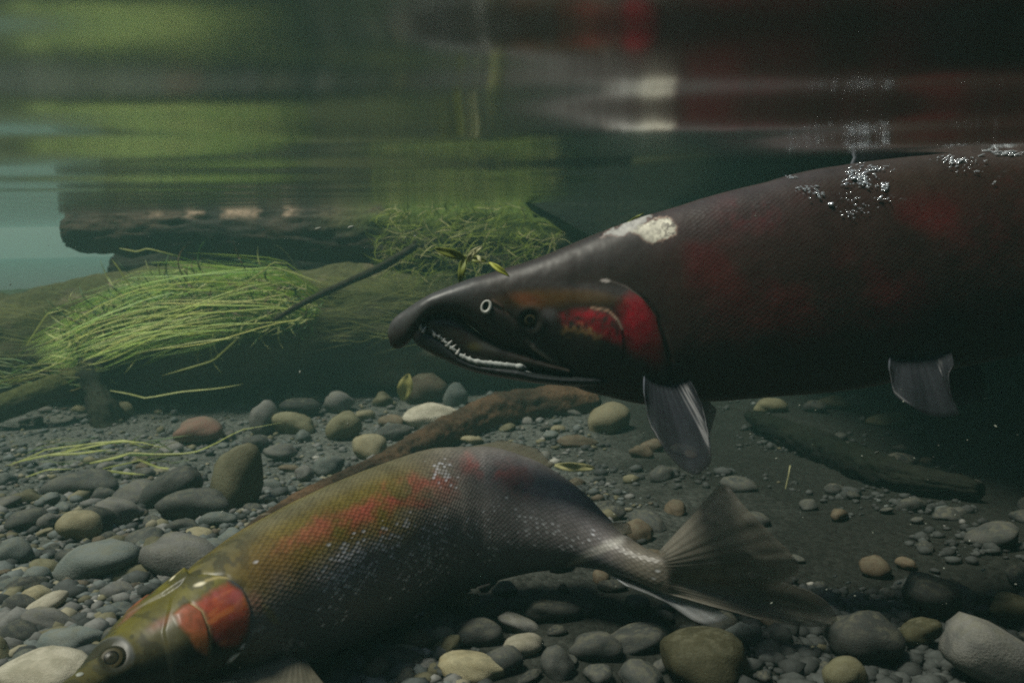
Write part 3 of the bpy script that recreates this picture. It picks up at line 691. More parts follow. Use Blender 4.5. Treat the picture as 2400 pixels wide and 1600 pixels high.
    disc_dome("pupil", s+n*0.0022, n, 0.0036, 0.0004, M_BLACK, eb)
    s, n = near_surface(F, 186, 1578); v = disc_dome("nostril", s, n, 0.0017, 0.0007, mat_simple("nostril_pale", (0.3, 0.31, 0.26), .5, .3, .4, 300), root)
    fm = mat_fin("olive_fin", (0.22, 0.20, 0.14), (0.30, 0.30, 0.26), 14, 0.95)
    ft = mat_fin("tail_fin", (0.27, 0.245, 0.195), (0.20, 0.19, 0.16), 19, 0.90)
    fp = mat_fin("pale_edge_fin", (0.30, 0.31, 0.31), (0.65, 0.68, 0.70), 10, 0.9)
    s, n = near_surface(F, 690, 1522); D0 = s @ fw
    fan_fin("pectoral_fin", [P(640,1530,D0-.001), P(670,1535,D0-.004), P(700,1540,D0-.004), P(716,1545,D0)],
            [P(470,1612,D0-.035), P(485,1660,D0-.045), P(560,1700,D0-.055), P(660,1715,D0-.055), P(760,1690,D0-.045), P(810,1635,D0-.03)], fm, root, 12, 16, lambda u, v: 0.004*np.sin(v*2.4)*np.cos(u*3))
    # root of the pectoral fin: highlights painted into the body colour
    ft2 = fan_fin
    ft2("dorsal_fin", [P(1090,1050,.666), P(1150,1052,.668), P(1220,1068,.666), P(1285,1100,.660)], [P(1140,1038,.69), P(1190,1036,.70), P(1250,1052,.70), P(1300,1088,.68)], fm, root, 10, 8)
    fan_fin("adipose_fin", [P(1424,1226,.634), P(1440,1240,.632), P(1458,1254,.628)], [P(1452,1222,.636), P(1474,1228,.634), P(1482,1248,.63)], fm, root, 4, 8)
    fan_fin("anal_fin", [P(1405,1330,.634), P(1450,1344,.626), P(1500,1360,.615), P(1535,1374,.607)], [P(1470,1372,.612), P(1560,1410,.598), P(1650,1462,.590), P(1706,1446,.588), P(1690,1432,.590)], fp, root, 10, 12)
    fan_fin("pelvic_fin", [P(1010,1404,.650), P(1040,1398,.654), P(1070,1388,.658)], [P(1060,1418,.652), P(1100,1420,.656), P(1128,1404,.66), P(1122,1392,.662)], fm, root, 9, 8)
    tipsx = [(1690,1136),(1712,1142),(1745,1180),(1778,1215),(1818,1258),(1858,1300),(1866,1330),(1836,1354),(1880,1372),(1925,1402),(1952,1438),(1962,1464),(1915,1478),(1850,1474),(1790,1456)]
    tips = [P(x, y, .600 - 0.022*math.sin(i/14*math.pi*2.2) - .012*i/14) for i, (x, y) in enumerate(tipsx)]
    fan_fin("caudal_fin", [P(1540,1297,.6035), P(1552,1318,.5985), P(1556,1342,.5975), P(1552,1366,.5985), P(1538,1383,.6045)], tips, ft, root, 19, 20, lambda u, v: 0.010*np.sin(u*9)*v*v, amp=0.0003, ripple=28)
    return F
SMALL = make_small_fish()

# ------------------------------------------------------------------ logs, branches, roots
M_LOG = mat_vcol("wet_log", 0.8, 0.15, 90, 0.5, 0, 0.006)
def log_obj(name, pts, radii, colfun, m=72, n=130, rough=0.18, knots=3, seed=1, parent=None, capcut=None):
    pts = np.array(pts, float); d = np.concatenate([[0], np.cumsum(np.linalg.norm(np.diff(pts, axis=0), axis=1))]); L = d[-1]
    u = np.linspace(0, 1, n)
    c = np.stack([pchip(d/L, pts[:, i], u) for i in range(3)], 1); r = pchip(d/L, np.array(radii, float), u)
    tan = np.gradient(c, axis=0); tan /= np.linalg.norm(tan, axis=1, keepdims=True)
    up = np.array([0, 0, 1.0]); a = np.cross(tan, up); a /= np.linalg.norm(a, axis=1, keepdims=True); b = np.cross(a, tan)
    th = np.linspace(0, 2*math.pi, m, endpoint=False)
    cx, sy = np.cos(th), np.sin(th)
    U = u[:, None]*L/r.mean(); k = seed*13.7
    ridge = fbm(U*0.9+k, 5+6*cx[None]+k, 4)*0.5 + fbm(U*0.9+k, 9+6*sy[None]+k, 4)*0.5 - 0.47
    bark = fbm(U*2.2+k, 20+19*cx[None], 3)*0.5 + fbm(U*2.2+k+5, 20+19*sy[None], 3)*0.5 - 0.45
    rr = r[:, None]*(1 + rough*2.2*ridge + rough*1.1*bark)
    endt = np.minimum(smooth(0, 0.03, u), 1-smooth(0.97, 1.0, u)); rr = rr*(0.72+0.28*endt)[:, None]
    V = c[:, None] + a[:, None]*(rr*cx[None])[..., None] + b[:, None]*(rr*sy[None])[..., None]
    if capcut is not None: V = capcut(V)
    e0 = V[0].mean(0); e1 = V[-1].mean(0)
    # recessed end caps
    caps0 = e0 + (V[0]-e0)*0.55 + tan[0]*0.02*r[0]/0.05; caps1 = e1 + (V[-1]-e1)*0.55 - tan[-1]*0.02*r[-1]/0.05
    V = np.concatenate([caps0[None], V, caps1[None]])
    f = ring_faces(n+2, m)
    col = colfun(np.repeat(np.concatenate([[0], u, [1]])[:, None], m, 1), np.repeat(sy[None], n+2, 0), V)
    return mesh_obj(name, V.reshape(-1, 3), f, M_LOG, parent, cols=col.reshape(-1, 3))
BROWN, DARKW = (0.060, 0.048, 0.034), (0.022, 0.021, 0.017)
def logcol(moss_u=None, mossk=0.8, base=BROWN, dark=DARKW, moss=(0.050, 0.085, 0.014), pale=None):
    def f(u, s, V):
        x, y, z = V[..., 0], V[..., 1], V[..., 2]
        n1 = fbm(x*9+3, z*14+y*9, 4); n2 = fbm(x*22+8, z*30+y*22, 3)
        c = np.ones(u.shape+(3,))*np.array(dark); c = mixc(c, base, smooth(0.35, 0.65, n1))
        if pale: c = mixc(c, pale[2], smooth(pale[0], pale[0]+.04, u)*(1-smooth(pale[1]-.04, pale[1], u))*smooth(0.45, 0.8, s)*smooth(0.40, 0.52, n2))
        mk = smooth(-0.3, 0.5, s + 1.2*(n1-0.5))*mossk
        if moss_u is not None: mk = mk*smooth(moss_u[0], moss_u[1], u)
        return mixc(c, moss, mk*smooth(0.2, 0.5, n2+0.15))
    return f
M_MOSS = mat_vcol("moss_fibres", 0.7, 0.2, 200, 0.3, 0.25)
def ribbons(paths, w0, cols):
    """thin tapered blades; paths list of (k,3) arrays"""
    V, F, C = [], [], []
    for pth, w, col in zip(paths, w0, cols):
        k = len(pth); t = np.gradient(pth, axis=0); t /= np.linalg.norm(t, axis=1, keepdims=True)+1e-12
        sd_ = np.cross(t, np.array([0.2, -0.75, 0.62])+0.5*(rng.random(3)-0.5)); sd_ /= np.linalg.norm(sd_, axis=1, keepdims=True)+1e-12
        nn = np.cross(sd_, t)
        ww = w*np.interp(np.linspace(0, 1, k), [0, .15, .7, 1], [.5, 1, .8, .08])
        o = len(V)*0 + sum(map(len, V)) if False else None
        V.append(np.stack([pth - sd_*ww[:, None]/2, pth + nn*ww[:, None]*0.18, pth + sd_*ww[:, None]/2], 1).reshape(-1, 3))
        C.append(np.repeat(np.asarray(col)[None], 3*k, 0)*(0.8+0.4*np.repeat(np.linspace(0, 1, k), 3))[:, None])
    off = 0
    for pth in paths:
        k = len(pth)
        for i in range(k-1):
            for q in (0, 1): F.append([off+i*3+q, off+i*3+q+1, off+i*3+q+4, off+i*3+q+3])
        off += 3*k
    return np.concatenate(V), F, np.concatenate(C)

def make_logs():
    # long rotten log just under the surface, mossy right end cut at a slant
    root = empty("fallen_log", P(800, 640, 2.0))
    tag(root, "rotten log just under the surface, bare left end, thick moss at its slanted right end", "log")
    def cut(V):
        x, y, D = proj(V); lim = np.interp(y, [440, 460, 545, 640, 720], [1195, 1215, 1372, 1480, 1560])
        t = np.minimum(0, lim-x); return V + (cr*(t/FPX)[..., None])*D[..., None]
    log_obj("trunk", [P(165,541,2.25), P(420,541,2.2), P(700,548,2.12), P(950,552,2.03), P(1200,565,1.95), P(1480,590,1.88)], [.050,.052,.056,.068,.086,.100],
            logcol((0.45, 0.7), 0.95, (0.075, 0.055, 0.036), (0.030, 0.028, 0.021), (0.075, 0.115, 0.018), (0.16, 0.46, (0.34, 0.25, 0.17))), capcut=cut, parent=root, seed=3, rough=0.3)
    paths, ws, cs = [], [], []
    for i in range(900):
        x = rng.uniform(900, 1330); y = rng.uniform(470, 650)
        D = 1.86 - (x-1200)*0.0003 - 0.02*math.sin((y-470)/180*math.pi) + rng.uniform(-.02, .01)
        if x > 1185 + (y-450)*1.55: continue
        L = rng.uniform(20, 90); a = rng.normal(180, 40) if rng.random() < .6 else rng.uniform(0, 360); q = np.linspace(0, 1, 6); cv = rng.normal(0, 70)
        ang = np.radians(a + cv*q); X = x + np.cumsum(np.cos(ang))*L/6; Y = y - np.cumsum(np.sin(ang))*L/6
        X = np.minimum(X, 1175 + (Y-450)*1.55)
        paths.append(np.stack([P(p_, max(r_, 462), D-0.012*k_) for p_, r_, k_ in zip(X, Y, q)])); ws.append(rng.uniform(.0008, .0022))
        g = rng.random(); cs.append((0.10+.24*g, 0.16+.24*g, 0.02+.06*g*g) if rng.random() < .8 else (0.52, 0.50, 0.22))
    v, f, c = ribbons(paths, ws, cs); o = mesh_obj("moss", v, f, M_MOSS, root, cols=c); o["kind"] = "stuff"; o["label"] = "tangled green moss strands"
    # sunken trunk under it
    root = empty("mossy_trunk_log", P(500, 930, 2.0))
    tag(root, "thick dark sunken trunk resting on the gravel under the grass clump", "log")
    log_obj("trunk", [P(-420,870,1.98), P(0,842,2.0), P(400,790,2.02), P(800,778,2.02), P(1300,775,2.0), P(1700,790,2.0)], [.115,.125,.132,.125,.118,.10], logcol(None, 0.85, (0.21,.165,.105), (0.085,.072,.05), (0.055, 0.066, 0.018)), seed=5, rough=0.24, parent=root)
    paths, ws, cs = [], [], []
    for i in range(900):
        lf = rng.random() < .45
        x = rng.uniform(-40, 420) if lf else rng.uniform(620, 1120); y = (705 + (rng.random()**1.3)*170 - .12*(x-200)) if lf else 655 + (rng.random()**1.5)*150; L = rng.uniform(30, 170)
        q = np.linspace(0, 1, 7); a = np.radians(rng.normal(180, 9)+rng.normal(0, 14)*q); X = x+np.cumsum(np.cos(a))*L/7; Y = y-np.cumsum(np.sin(a))*L/7
        D = 1.90 - 0.0002*(y-655) + rng.uniform(-.03, .02)
        paths.append(np.stack([P(p_, r_, D) for p_, r_ in zip(X, Y)])); ws.append(rng.uniform(.0006, .0016)); g = rng.random(); cs.append((.07+.15*g, .09+.14*g, .02+.04*g))
    v, f, c = ribbons(paths, ws, cs); o = mesh_obj("moss", v, f, M_MOSS, root, cols=c); o["kind"] = "stuff"; o["label"] = "fine moss strands trailing along the trunk"
    # black log behind the fish
    o = log_obj("dark_log", [P(1130,600,2.26), P(1500,600,2.2), P(2000,590,2.2), P(2700,560,2.2)], [.21,.21,.21,.20], logcol(None, 0.1, (0.012,.012,.010), (0.006,.007,.006)), seed=8, rough=0.08)
    tag(o, "nearly black log behind the big fish's back, touching the surface", "log")
    o = log_obj("rotting_log", [P(268,640,2.42), P(500,632,2.42), P(800,640,2.4), P(1150,650,2.36)], [.055,.075,.08,.08], logcol(None, .25, (0.022,.02,.015), (0.010,.010,.008), (0.03, 0.036, 0.012)), seed=27, rough=0.3)
    tag(o, "black rotting log wedged between the fallen log and the grassy trunk", "log")
    # slanting bare stick
    o = log_obj("stick", [P(975,575,1.82), P(900,622,1.76), P(800,668,1.72), P(700,716,1.69), P(640,752,1.70)], [.0068,.0070,.0060,.0050,.003], logcol(None, .1, (0.055,.042,.028), (0.03,.025,.018)), m=20, n=60, seed=11, rough=0.2)
    tag(o, "straight bare brown stick slanting across the mossy trunk", "stick")
    # mossy branch at left
    o = log_obj("mossy_branch", [P(-120,1000,1.72), P(40,942,1.74), P(120,912,1.76), P(200,884,1.82), P(260,850,1.9)], [.022,.024,.022,.024,.03], logcol(None, .75, (0.09,.075,.04), (0.03,.03,.02), (0.075,.085,.02)), m=36, n=70, seed=13, rough=0.2)
    tag(o, "short mossy branch stub sticking out below the grass clump", "branch")
    # root stump below grass clump
    o = log_obj("root_stub", [P(215,860,1.80), P(225,920,1.76), P(250,985,1.74), P(262,1050,1.74)], [.034,.022,.026,.045], logcol(None, .1, (0.022,.02,.015), (0.010,.010,.008)), m=36, n=60, seed=14, rough=0.5)
    tag(o, "dark upright root stub beside the mossy branch", "root")
    # distant mud bank at far left
    o = log_obj("far_log", [P(-900,880,3.6), P(-200,790,3.6), P(150,735,3.5), P(420,680,3.3), P(700,680,3.2)], [.20,.15,.10,.10,.10], logcol(None, .4, (0.06,.055,.04), (0.03,.03,.022)), seed=17, rough=0.2)
    tag(o, "hazy far log behind the grass clump in open water", "log")
    # brown fibrous root running behind the curved fish
    bz = 0.012
    pts = [Pb(1400,948,bz), Pb(1300,952,bz+.004), Pb(1200,965,bz+.004), Pb(1080,1005,bz), Pb(940,1075,bz-.002), Pb(800,1140,bz-.004), Pb(650,1215,bz-.006), Pb(560,1262,bz-.010)]
    o = log_obj("sunken_root", pts, [.026,.036,.036,.030,.022,.016,.012,.006], logcol(None, .05, (0.115,.066,.036), (0.045,.028,.018)), m=48, n=160, seed=19, rough=0.22)
    tag(o, "reddish brown fibrous root lying on the gravel behind the curved fish", "root")
    pts = [Pb(1752,972,bz+.012), Pb(1830,1010,bz+.010), Pb(1930,1055,bz+.004), Pb(2080,1110,bz), Pb(2300,1150,bz-.006)]
    o = log_obj("waterlogged_branch", pts, [.008,.018,.022,.018,.010], logcol(None, .05, (0.010,.010,.008), (0.004,.005,.004)), m=40, n=80, seed=23, rough=0.45)
    tag(o, "black waterlogged branch on the bed beneath the big fish", "branch")
make_logs()

# ------------------------------------------------------------------ grasses
M_GRASS = mat_vcol("water_grass", 0.45, 0.35, 150, 0.3, 0.35)
def greens(n):
    out = []
    for _ in range(n):
        g = rng.random(); h = rng.random()
        out.append((0.11+0.30*g*h+.07*g, 0.21+0.32*g, 0.014+0.04*g*h) if rng.random() < .85 else (0.38, 0.38, 0.13))
    return out
def make_grass():
    root = empty("grass_clump", P(700, 730, 1.93))
    tag(root, "big bright green water-grass clump combed leftward over the sunken trunk", "water grass")
    top = np.array([(770,700),(650,632),(480,642),(350,662),(230,712),(130,775),(50,822)], float)
    bot = np.array([(740,752),(600,775),(480,790),(360,808),(250,836),(170,858),(110,862)], float)
    ts = np.linspace(0, 1, 7)
    def stream(u, v):
        T = np.stack([pchip(ts, top[:, i], u) for i in (0, 1)], 1); B = np.stack([pchip(ts, bot[:, i], u) for i in (0, 1)], 1)
        return T*(1-v)[:, None] + B*v[:, None]
    def blade(u0, L, v0, dv, jit, D0):
        q = np.linspace(0, 1, 9); u = np.clip(u0+L*q, 0, 1); v = v0+dv*q
        X = stream(u, v); ph = rng.uniform(0, 6.28)
        X[:, 1] += jit*np.sin(q*rng.uniform(2, 6)+ph); X[:, 0] += jit*0.5*np.cos(q*3+ph)
        return np.stack([P(x, y, D0-0.03*q_) for (x, y), q_ in zip(X, q)])
    paths, ws = [], []
    for i in range(2200):
        v0 = rng.random(); paths.append(blade(rng.uniform(0, .62), rng.uniform(.18, .45), v0, rng.normal(0, .22), rng.uniform(0, 16), 1.89-0.06*v0+rng.uniform(-.03, .03))); ws.append(rng.uniform(.0006, .0019))
    v, f, c = ribbons(paths, ws, greens(len(paths))); o = mesh_obj("blades", v, f, M_GRASS, root, cols=c); o["kind"] = "stuff"
    paths, ws = [], []
    for i in range(620):                                  # curls and stray bits lying across the combed blades
        u0 = rng.uniform(0, .8); c0 = stream(np.array([u0]), np.array([rng.random()]))[0]; L = rng.uniform(30, 110); q = np.linspace(0, 1, 8)
        a = np.radians(rng.uniform(120, 260) + rng.normal(0, 60)*q); X = c0[0]+np.cumsum(np.cos(a))*L/8; Y = c0[1]-np.cumsum(np.sin(a))*L/8
        paths.append(np.stack([P(x, y, 1.80+rng.uniform(-.01, .01)) for x, y in zip(X, Y)])); ws.append(rng.uniform(.0008, .003))
    cl = [(0.58, 0.62, 0.22) if rng.random() < .4 else ((0.16, 0.10, 0.04) if rng.random() < .3 else (0.05, 0.14, 0.03)) for _ in paths]
    v, f, c = ribbons(paths, ws, cl); o = mesh_obj("stray_blades", v, f, M_GRASS, root, cols=c); o["kind"] = "stuff"
    for i in range(46):                                   # long blades that can be told apart
        v0 = rng.random()
        p_ = blade(rng.uniform(0, .5), rng.uniform(.35, .55), v0, rng.normal(0, .2), rng.uniform(4, 18), 1.80-0.05*v0)
        v, f, c = ribbons([p_], [rng.uniform(.0013, .0029)], [(0.50+.2*rng.random(), 0.62+.16*rng.random(), 0.10+.14*rng.random())]); mesh_obj("blade", v, f, M_GRASS, root, cols=c)
    def line_blade(par, pts, D, w=0.003, col=(0.42, 0.46, 0.12)):
        pts = np.array(pts, float); u = np.linspace(0, 1, len(pts)); q = np.linspace(0, 1, 14)
        X = np.stack([np.interp(q, u, pts[:, i]) for i in (0, 1)], 1)
        v, f, c = ribbons([np.stack([P(x, y, D) for x, y in X])], [w], [col]); return mesh_obj("blade", v, f, M_GRASS, par, cols=c)
    for pts in ([(305,670),(275,625),(262,608)], [(375,645),(370,615)], [(520,700),(610,640),(640,615),(680,618)], [(560,790),(470,800),(300,830)], [(560,790),(500,845),(380,880)],
                [(210,785),(150,845),(55,885)], [(60,812),(110,735),(150,725)], [(280,582),(320,590),(345,582),(420,600)], [(640,625),(690,640),(760,665)]):
        line_blade(root, pts, 1.74)
    for i in range(60):
        x = rng.uniform(20, 260); y = rng.uniform(850, 905)
        line_blade(root, [(x, y), (x-30, y+rng.uniform(-10, 16)), (x-rng.uniform(40, 110), y+rng.uniform(-15, 30))], 1.76, rng.uniform(.001, .003), (0.10+.15*rng.random(), 0.16+.12*rng.random(), 0.03))
    r2 = empty("grass_strand", P(420, 920, 1.70)); tag(r2, "bent yellow-green grass strand in front of the dark trunk side", "water grass")
    line_blade(r2, [(258,915),(300,922),(342,933),(420,918),(510,910),(570,900)], 1.70, .0030)
    r3 = empty("trailing_grass", Pb(300, 1075)); tag(r3, "loose yellow-green grass strands trailing over the dark gravel", "water grass")
    for k, pts in enumerate(([(20,1090),(60,1075),(110,1052),(170,1045),(240,1035),(300,1030)], [(30,1085),(90,1070),(150,1060),(220,1045),(280,1032),(330,1036),(390,1050)],
                [(250,1075),(310,1060),(360,1064),(450,1062),(500,1042),(560,1008),(660,990)], [(210,1085),(260,1075),(300,1065)], [(240,1098),(300,1085),(330,1078)], [(320,1075),(370,1095),(420,1100)],
                [(60,1118),(110,1100),(180,1098)], [(250,1102),(290,1108),(340,1112)], [(140,1062),(200,1040),(300,1034),(340,1048)], [(110,1066),(190,1062),(260,1052)])):
        line_blade(r3, pts, Pb(300, 1090, .02) @ fw - 0.02*k/10, .0022+.0012*(k % 2))
    for k in range(40):
        x = rng.uniform(60, 380); y = rng.uniform(1035, 1090); L = rng.uniform(40, 120)
        line_blade(r3, [(x, y), (x+L*.5, y-6+rng.normal(0, 5)), (x+L, y-8+rng.normal(0, 10))], 1.42, .0014, (.09+.08*rng.random(), .13+.1*rng.random(), .03))
    # drifting sprig above the big fish's snout
    r4 = empty("plant_sprig", P(1095, 600, 0.74)); tag(r4, "yellowish water-plant sprig drifting just above the big fish's snout", "sprig")
    M_LEAF = mat_simple("yellow_leaf", (0.36, 0.36, 0.07), 0.5, 0.3, 0.4, 200)
    def leaf(name, par, a, b, w, D, mat=M_LEAF, bow=0.15):
        a = P(a[0], a[1], D); b = P(b[0], b[1], D-0.004); ax = b-a; L = np.linalg.norm(ax); ax /= L
        sd_ = np.cross(ax, fw); sd_ /= np.linalg.norm(sd_); nn = np.cross(ax, sd_); k = 12; V = []; F = []
        for i in range(k+1):
            q = i/k; ww = w*D/FPX*math.sin(math.pi*min(1, q*.94+.04))**.7; z = bow*L*math.sin(math.pi*q)
            for j, sgn in enumerate((-1, -.5, 0, .5, 1)): V.append(a+ax*L*q+sd_*ww/2*sgn+nn*(z + abs(sgn)*ww*.25 + .03*L*math.sin(q*9+j)))
        for i in range(k):
            for j in range(4): F.append([i*5+j, i*5+j+1, i*5+j+6, i*5+j+5])
        o = mesh_obj(name, V, F, mat, par); md = o.modifiers.new("thickness", 'SOLIDIFY'); md.thickness = .0005; return o
    M_LG = mat_simple("green_leaf", (0.17, 0.20, 0.03), 0.5, 0.3, 0.4, 200); M_LP = mat_simple("pale_leaf", (0.45, 0.44, 0.22), 0.5, 0.3, 0.3, 200)
    leaf("leaf", r4, (1090,606), (1018,582), 22, .74, M_LG); leaf("leaf", r4, (1095,605), (1130,577), 15, .74, M_LP); leaf("leaf", r4, (1098,612), (1112,588), 14, .735, M_LP)
    leaf("leaf", r4, (1088,600), (1078,668), 18, .74, M_LG); leaf("leaf", r4, (1100,606), (1140,612), 16, .745, M_LG); leaf("leaf", r4, (1120,600), (1128,616), 9, .735, M_LP)
    v, f = tube([P(1080,664,.742), P(1090,620,.742), P(1098,600,.742), P(1112,590,.742)], [.0006]*4, 6); mesh_obj("stem", v, f, M_LG, r4)
    o = leaf("leaf_fragment", None, (1148,616), (1194,648), 14, .60, mat_simple("bright_leaf", (0.34, 0.36, 0.05), 0.5, 0.3, 0.3, 200)); tag(o, "bright yellow-green leaf fragment across the big fish's forehead", "leaf")
    o = leaf("grass_fragment", None, (1470,522), (1508,500), 5, .66, M_LG); tag(o, "tiny curved grass bit on the back by the white scar", "leaf")
    D = Pb(955, 935, .02) @ fw
    o = leaf("fallen_leaf", None, (944,938), (958,876), 36, D-.03, mat_simple("leaf_yellow", (0.42, 0.38, 0.12), 0.6, 0.2, 0.35, 150), .05); tag(o, "pale yellow leaf standing upright among stones below the big fish's jaw", "leaf")
    D = Pb(1360, 1100, .02) @ fw
    o = leaf("fallen_leaf", None, (1300,1090), (1394,1096), 22, D, mat_simple("leaf_tan", (0.33, 0.31, 0.14), 0.6, 0.2, 0.4, 150), .06); tag(o, "narrow tan leaf lying on the bed behind the curved fish's back", "leaf")
    # thread with a white bead at its end
    r5 = empty("drifting_thread", P(1832, 1196, 1.1)); tag(r5, "thin pale thread with a small white blob at its end over the dark bed", "thread")
    v, f = tube([P(x, y, 1.1) for x, y in [(1852,1090),(1848,1115),(1842,1140),(1836,1170),(1832,1194)]], [.0006]*5, 6); mesh_obj("thread", v, f, M_LP, r5)
    M_BEAD = mat_simple("white_blob", (0.50, 0.62, 0.56), 0.5, 0.3, 0.2); disc_dome("blob", P(1830,1195,1.1), -fw, .0030, .0026, M_BEAD, r5)
make_grass()

# ------------------------------------------------------------------ stones
STONE = {
 'olive_shaded':   mat_stone("stone_olive_shaded", (0.055, 0.052, 0.026), (0.095, 0.088, 0.045)),  # darker olive copy that paints shade onto right-hand stones
 'teal':  mat_stone("stone_teal", (0.105, 0.125, 0.115), (0.16, 0.175, 0.155)),
 'grey':  mat_stone("stone_grey", (0.12, 0.12, 0.11), (0.20, 0.195, 0.17)),
 'dark':  mat_stone("stone_dark", (0.045, 0.05, 0.046), (0.08, 0.08, 0.07)),
 'olive': mat_stone("stone_olive", (0.13, 0.12, 0.065), (0.20, 0.19, 0.11)),
 'tan':   mat_stone("stone_tan", (0.24, 0.21, 0.12), (0.32, 0.29, 0.18)),
 'pale':  mat_stone("stone_pale", (0.36, 0.33, 0.24), (0.46, 0.43, 0.33)),
 'brown': mat_stone("stone_brown", (0.09, 0.07, 0.045), (0.14, 0.11, 0.07)),
 'red':   mat_stone("stone_red", (0.22, 0.12, 0.085), (0.16, 0.12, 0.09)),
}
def stone_mesh(seed, sub=3, ang=0.0):
    bm = bmesh.new(); bmesh.ops.create_icosphere(bm, subdivisions=sub, radius=1.0)
    for v in bm.verts:
        p_ = v.co.copy(); n = mnoise.noise(p_*0.9+Vector((seed*7.1, 3, 1)))*0.34 + mnoise.noise(p_*2.1+Vector((1, seed*5.3, 2)))*0.11 + mnoise.noise(p_*5+Vector((2, 9, seed*3.7)))*0.025
        v.co = p_*(1+n)
        if ang:
            q = v.co; mx = max(abs(q.x), abs(q.y), abs(q.z)); v.co = q.lerp(q*(0.85/mx), ang)
    me = bpy.data.meshes.new("stone"); bm.to_mesh(me); bm.free()
    me.polygons.foreach_set("use_smooth", np.ones(len(me.polygons), bool)); return me
SHAPES = [stone_mesh(i+1) for i in range(14)]; BLOCK = stone_mesh(40, 3, 0.62)
_mesh_cache = {}
def stone_obj(name, shape, col):
    key = (shape.name, col)
    if key not in _mesh_cache:
        me = shape.copy(); me.materials.clear(); me.materials.append(STONE[col]); _mesh_cache[key] = me
    o = bpy.data.objects.new(name, _mesh_cache[key]); COL.objects.link(o); return o
placed = []
def hero(x, y, w, h, col, label, rot=0, shape=None, lift=0.0):
    c = Pb(x, y + h*0.30, 0.002); D = c @ fw
    W = w*D/FPX/2; H = h*D/FPX/2
    g = bed_h(np.array([c[0]]), np.array([c[1]]))[0]
    d = P(x, y, D)
    o = stone_obj("stone", shape or SHAPES[len(placed) % len(SHAPES)], col)
    o.location = (d[0], d[1]+H*0.2, max(d[2], g+H*0.45)+lift)
    o.rotation_euler = (random.uniform(-.15, .15), math.radians(rot), random.uniform(-.3, .3))
    dep = (W*H)**0.5 if H < W else W
    o.scale = (W*1.02, dep*0.95, H*1.0)
    tag(o, label, "stone"); placed.append((c[0], c[1], max(W, dep)))
